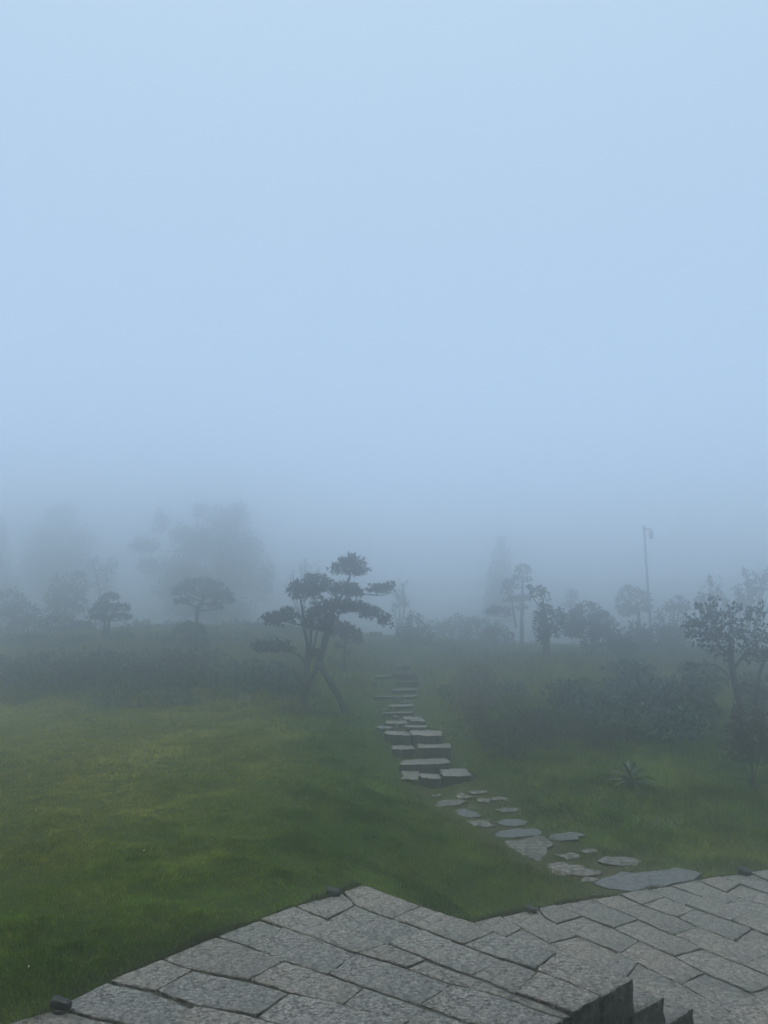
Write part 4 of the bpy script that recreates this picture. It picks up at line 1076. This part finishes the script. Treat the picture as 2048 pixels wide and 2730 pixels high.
# ------------------------------------------------------------------ garden spotlights on the paving edge
def spot(u, v, z, yaw, label, sc_=1.0):
    p = PZ(u, v, z); p[2] = z
    root = empty('garden_light', p); tag(root, label, 'garden light', 'black garden lights on the paving edge')
    ax = np.array([math.sin(yaw) * .95, math.cos(yaw) * .95, .14]); ax /= np.linalg.norm(ax)
    a = np.cross(ax, [0, 0, 1]); a /= np.linalg.norm(a); b = np.cross(a, ax)
    def ringprof(prof, name, mat, sides=20):
        V = []; F = []; th = np.arange(sides) / sides * 2 * math.pi
        for r_, t in prof:
            V.append(np.array([0, 0, .031 * sc_]) + ax * t * sc_ + (np.cos(th) * r_ * sc_)[:, None] * a + (np.sin(th) * r_ * sc_)[:, None] * b)
        for i in range(len(prof) - 1):
            for j in range(sides):
                q, w = i * sides + j, i * sides + (j + 1) % sides
                F += [(q, w, w + sides), (q, w + sides, q + sides)]
        link(name, mesh_np(name, np.vstack(V), np.array(F), None, True), mat, root)
    ringprof([(.001, -.052), (.019, -.052), (.026, -.046), (.029, -.02), (.030, .02), (.033, .026), (.033, .046), (.030, .052), (.026, .052), (.025, .042)], 'housing', M['black_metal'])
    ringprof([(.0255, .043), (.013, .046), (.001, .047)], 'lens', M['lens'])
    g = Geo(); lathe(g, np.array([0, 0, 0.0]), [(.001, .010), (.028, .010), (.031, .004), (.031, -.03)], 16)
    link('base', g.mesh('base'), M['black_metal'], root)
    g = Geo(); tube(g, [[0, 0, .0], [0, 0, .03]], [.012, .012], 8, k=2); link('stem', g.mesh('stem'), M['black_metal'], root)
spot(163, 2694, 0.0, R(-80), 'black garden light at the lower left corner of the terrace', 0.84)
spot(890, 2390, -0.005, R(-80), 'black garden light near the far corner of the terrace', 0.85)
spot(1417, 2434, LAND + .0, R(-70), 'black garden light at the lawn edge of the lower landing', 0.9)
spot(1986, 2333, LAND + .0, R(-70), 'black garden light far right beyond the big flat path stone', 1.1)
# dark dead flower head beside the last light
# ------------------------------------------------------------------ grass
rng = np.random.default_rng(99)
def blades(zone_box, dens, length, width, segs, view_margin):
    x0, x1, y0, y1 = zone_box
    n = int((x1 - x0) * (y1 - y0) * dens)
    X = rng.uniform(x0, x1, n); Y = rng.uniform(y0, y1, n)
    keep = np.abs(X) < Y * 0.55 + view_margin
    X, Y = X[keep], Y[keep]
    keep = ~in_poly(X, Y, PAVED)
    for P in STONES:
        lo, hi = P.min(0), P.max(0)
        if hi[1] < y0 or lo[1] > y1: continue
        c = P.mean(0); Ps = c + (P - c) * (.80 if c[1] < 10.7 else .94)
        bb = (X > lo[0]) & (X < hi[0]) & (Y > lo[1]) & (Y < hi[1])
        ii = np.where(bb & keep)[0]
        if len(ii): keep[ii] = ~in_poly(X[ii], Y[ii], Ps)
    X, Y = X[keep], Y[keep]
    # thin on the trodden soil between the path stones
    pth = np.interp(Y, [6.6, 7.6, 8.4, 9.3, 10.6], [2.45, 1.95, 1.4, 1.0, .85])
    onp = np.exp(-((X - pth) / .62) ** 2) * (Y < 10.9)
    n2 = fbm(X * 2.2, Y * 2.2, 41)
    keep = rng.random(len(X)) > onp * np.clip((n2 - .30) * 3.2, 0, .80)
    X, Y, onp, pth = X[keep], Y[keep], onp[keep], pth[keep]
    n = len(X)
    Z = hgt(X, Y)
    tuft = .6 * fbm(X * 2.7, Y * 2.7, 9, 2) + .4 * fbm(X * 7, Y * 7, 29, 2)
    big = fbm(X * .55, Y * .55, 5); mid = fbm(X * 2.1, Y * 2.6, 6); fine = fbm(X * 7, Y * 7, 7, 2)
    wild = np.clip((X - np.interp(Y, [6, 11, 18], [2.6, 1.3, .6])) / .8, 0, 1) * np.clip((Y - 7.2) / 1.5, 0, 1)
    bank = np.exp(-((X - (pth - .75)) / .4) ** 2) * (Y < 10.9)
    near_steps = np.exp(-((X - .42) / .75) ** 2) * (Y > 10.6)
    L = length * (0.35 + .6 * mid + .5 * fine + 3.2 * np.clip(tuft - .40, 0, .4)) * (1 + 1.0 * wild * (1 - near_steps) + .5 * bank) * (1 - .35 * near_steps) * rng.uniform(.6, 1.3, n) * (1 - .55 * onp)
    th = rng.uniform(0, 2 * math.pi, n); comb = fbm(X * 1.3, Y * 1.3, 12) * 9
    lean = rng.uniform(.45, 1.1, n)
    dx = np.cos(th) * .6 + np.cos(comb) * .6; dy = np.sin(th) * .6 + np.sin(comb) * .6
    W = width * rng.uniform(.7, 1.3, n)
    ang = rng.uniform(0, 2 * math.pi, n); sx, sy = np.cos(ang) * W / 2, np.sin(ang) * W / 2
    # colour: olive green turf with lush dark tufts
    deep = np.array([.020, .072, .003]); green = np.array([.150, .265, .018]); olive = np.array([.36, .34, .052]); straw = np.array([.44, .36, .12]); rust = np.array([.20, .125, .05])
    front = np.clip((6.4 - Y) / 2.0, 0, 1) * np.clip((1.2 - X) / 1.2, 0, 1)
    leftmid = np.clip((-X - .5) / 2.2, 0, 1) * np.clip((Y - 5.4) / 1.6, 0, 1)
    upper = np.clip((Y - 12.5) / 4, 0, 1) * np.clip((19 - Y) / 2, .0, 1) * np.clip((X + 1) / 2, .2, 1)
    ol = np.clip(.22 + .60 * leftmid + .30 * upper - .08 * front + (mid - .5) * .7 + (big - .5) * .5 - .30 * np.exp(-((X - .1) / 1.4) ** 2) * (Y < 12), 0, 1)
    centre = np.exp(-((X - .1) / 1.3) ** 2) * np.clip((11 - Y) / 2, 0, 1)
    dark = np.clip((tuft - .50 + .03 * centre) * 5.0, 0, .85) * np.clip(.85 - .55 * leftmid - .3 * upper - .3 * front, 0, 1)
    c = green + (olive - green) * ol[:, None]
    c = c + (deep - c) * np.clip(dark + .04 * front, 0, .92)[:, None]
    r_ = rng.random(n)
    c = np.where((r_ < (.04 + .10 * ol) * (1 - .7 * dark))[:, None], straw, c)
    c = c + (rust - c) * (np.clip(onp * 1.1, 0, .6) * (rng.random(n) < .5))[:, None]
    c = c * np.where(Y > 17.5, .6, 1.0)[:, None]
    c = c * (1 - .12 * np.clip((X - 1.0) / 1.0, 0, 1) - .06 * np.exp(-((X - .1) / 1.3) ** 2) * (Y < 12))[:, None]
    spk = vnoise(X * 24, Y * 24, 55)
    c = c * (.70 + .60 * spk)[:, None] * np.clip(1 + rng.normal(0, .34, (n, 1)), .25, 2.2)
    c = np.clip(c, .004, 1)
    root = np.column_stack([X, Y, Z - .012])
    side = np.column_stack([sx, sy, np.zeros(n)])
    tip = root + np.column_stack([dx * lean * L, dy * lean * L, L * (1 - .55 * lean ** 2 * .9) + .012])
    if segs == 2:
        midp = root + np.column_stack([dx * lean * L * .32, dy * lean * L * .32, L * .62])
        V = np.stack([root - side, root + side, midp - side * .75, midp + side * .75, tip], 1)
        b = np.arange(n)[:, None] * 5
        T = np.concatenate([b + [0, 1, 3], b + [0, 3, 2], b + [2, 3, 4]]); kk = 5
    else:
        V = np.stack([root - side, root + side, tip], 1); b = np.arange(n)[:, None] * 3; T = b + [0, 1, 2]; kk = 3
    return V.reshape(-1, 3), T, np.repeat(c, kk, 0)
parts = [blades((-4.6, 5.6, 3.0, 6.6), 15000, .026, .0036, 2, 0.7), blades((-6.2, 6.6, 6.6, 9.0), 7600, .032, .005, 1, 0.8),
         blades((-8, 8.4, 9.0, 12.5), 3800, .040, .008, 1, 1.0), blades((-11, 11.5, 12.5, 17.0), 1300, .05, .013, 1, 1.5), blades((-17, 17, 17.0, 27.0), 260, .09, .03, 1, 1.5)]
# longer fringe hanging over the paving edges
def fringe(line, z0, n, spread):
    Lq = Line(line); t = rng.uniform(0, Lq.s[-1], n)
    P = np.array([[np.interp(t, Lq.s, Lq.p[:, 0])], [np.interp(t, Lq.s, Lq.p[:, 1])]]).reshape(2, -1).T
    dn = np.gradient(Lq.p, axis=0); nx_ = np.interp(t, Lq.s, -dn[:, 1]); ny_ = np.interp(t, Lq.s, dn[:, 0])
    nn = np.column_stack([nx_, ny_]); nn /= np.linalg.norm(nn, axis=1)[:, None]
    P = P + nn * rng.uniform(-.004, spread, n)[:, None]
    ln = fbm(P[:, 0] * 3, P[:, 1] * 3, 71); L = .03 + .12 * np.clip(ln - .3, 0, 1) * rng.uniform(.5, 1.3, n)
    th = rng.uniform(0, 6.28, n); W = .005
    root = np.column_stack([P, np.full(n, z0)]); side = np.column_stack([np.cos(th), np.sin(th), th * 0]) * W / 2
    out = -nn * rng.uniform(-.2, .75, n)[:, None] * L[:, None]
    midp = root + np.column_stack([out * .35, L * .6]); tip = root + np.column_stack([out + rng.normal(0, .01, (n, 2)), L * .85])
    V = np.stack([root - side, root + side, midp - side * .8, midp + side * .8, tip], 1); b = np.arange(n)[:, None] * 5
    T = np.concatenate([b + [0, 1, 3], b + [0, 3, 2], b + [2, 3, 4]])
    c = np.array([.05, .078, .02]) * (1 + rng.normal(0, .25, (n, 1))); c = np.where((rng.random(n) < .25)[:, None], np.array([.11, .10, .04]), c)
    return V.reshape(-1, 3), T, np.repeat(np.clip(c, .004, 1), 5, 0)
parts.append(fringe(LE, -.045, 7000, .06))
parts.append(fringe(DE, LAND - .04, 5000, .06))
n = 0; Vs, Ts, Cs = [], [], []
for V, T, C_ in parts: Vs.append(V); Ts.append(T + n); Cs.append(C_); n += len(V)
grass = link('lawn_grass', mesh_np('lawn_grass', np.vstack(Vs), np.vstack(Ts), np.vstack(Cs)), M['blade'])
tag(grass, 'short green and straw coloured grass covering the lawn and slope', 'grass', kind='stuff')
# pale leaves and petals dropped on the lawn
rng = np.random.default_rng(404)
n = 70
Y_ = 3.9 + 8 * rng.random(n) ** 1.3; X_ = rng.uniform(-.52, .45, n) * Y_
ok = ~in_poly(X_, Y_, PAVED); X_, Y_ = X_[ok], Y_[ok]
Cs_ = np.column_stack([X_, Y_, hgt(X_, Y_) + .028])
lf = link('fallen_leaves', mesh_np('fallen_leaves', *leaf_mesh(rng, Cs_, rng.normal(0, 1, Cs_.shape) * [1, 1, .25], .022, .014, None, np.zeros(3), [(.55, .52, .42), (.30, .22, .10), (.40, .30, .14)], .2)), M['leaf'])
tag(lf, 'tiny pale fallen leaves scattered over the lawn', 'leaves', kind='stuff')
print('grass tris', sum(len(t) for t in Ts))

# ------------------------------------------------------------------ fog
bx0, bx1, by0, by1, bz0, bz1 = -165, 165, -60, 175, -3.2, 11.6
V = [(x, y, z) for z in (bz0, bz1) for y in (by0, by1) for x in (bx0, bx1)]
F = [(0, 2, 3, 1), (4, 5, 7, 6), (0, 1, 5, 4), (2, 6, 7, 3), (0, 4, 6, 2), (1, 3, 7, 5)]
me = bpy.data.meshes.new('haze'); me.from_pydata(V, [], F)
hm = bpy.data.materials.new('haze'); hm.use_nodes = True
hn, hl = hm.node_tree.nodes, hm.node_tree.links
hn.clear()
ho = hn.new('ShaderNodeOutputMaterial'); pv = hn.new('ShaderNodeVolumePrincipled')
pv.inputs['Color'].default_value = (0.994, 0.997, 1.0, 1)
pv.inputs['Density'].default_value = FOG_DENSITY
pv.inputs['Anisotropy'].default_value = 0.91
hl.new(pv.outputs[0], ho.inputs['Volume'])
haze = link('haze', me, hm); tag(haze, 'thick pale blue fog filling the whole garden', kind='stuff')
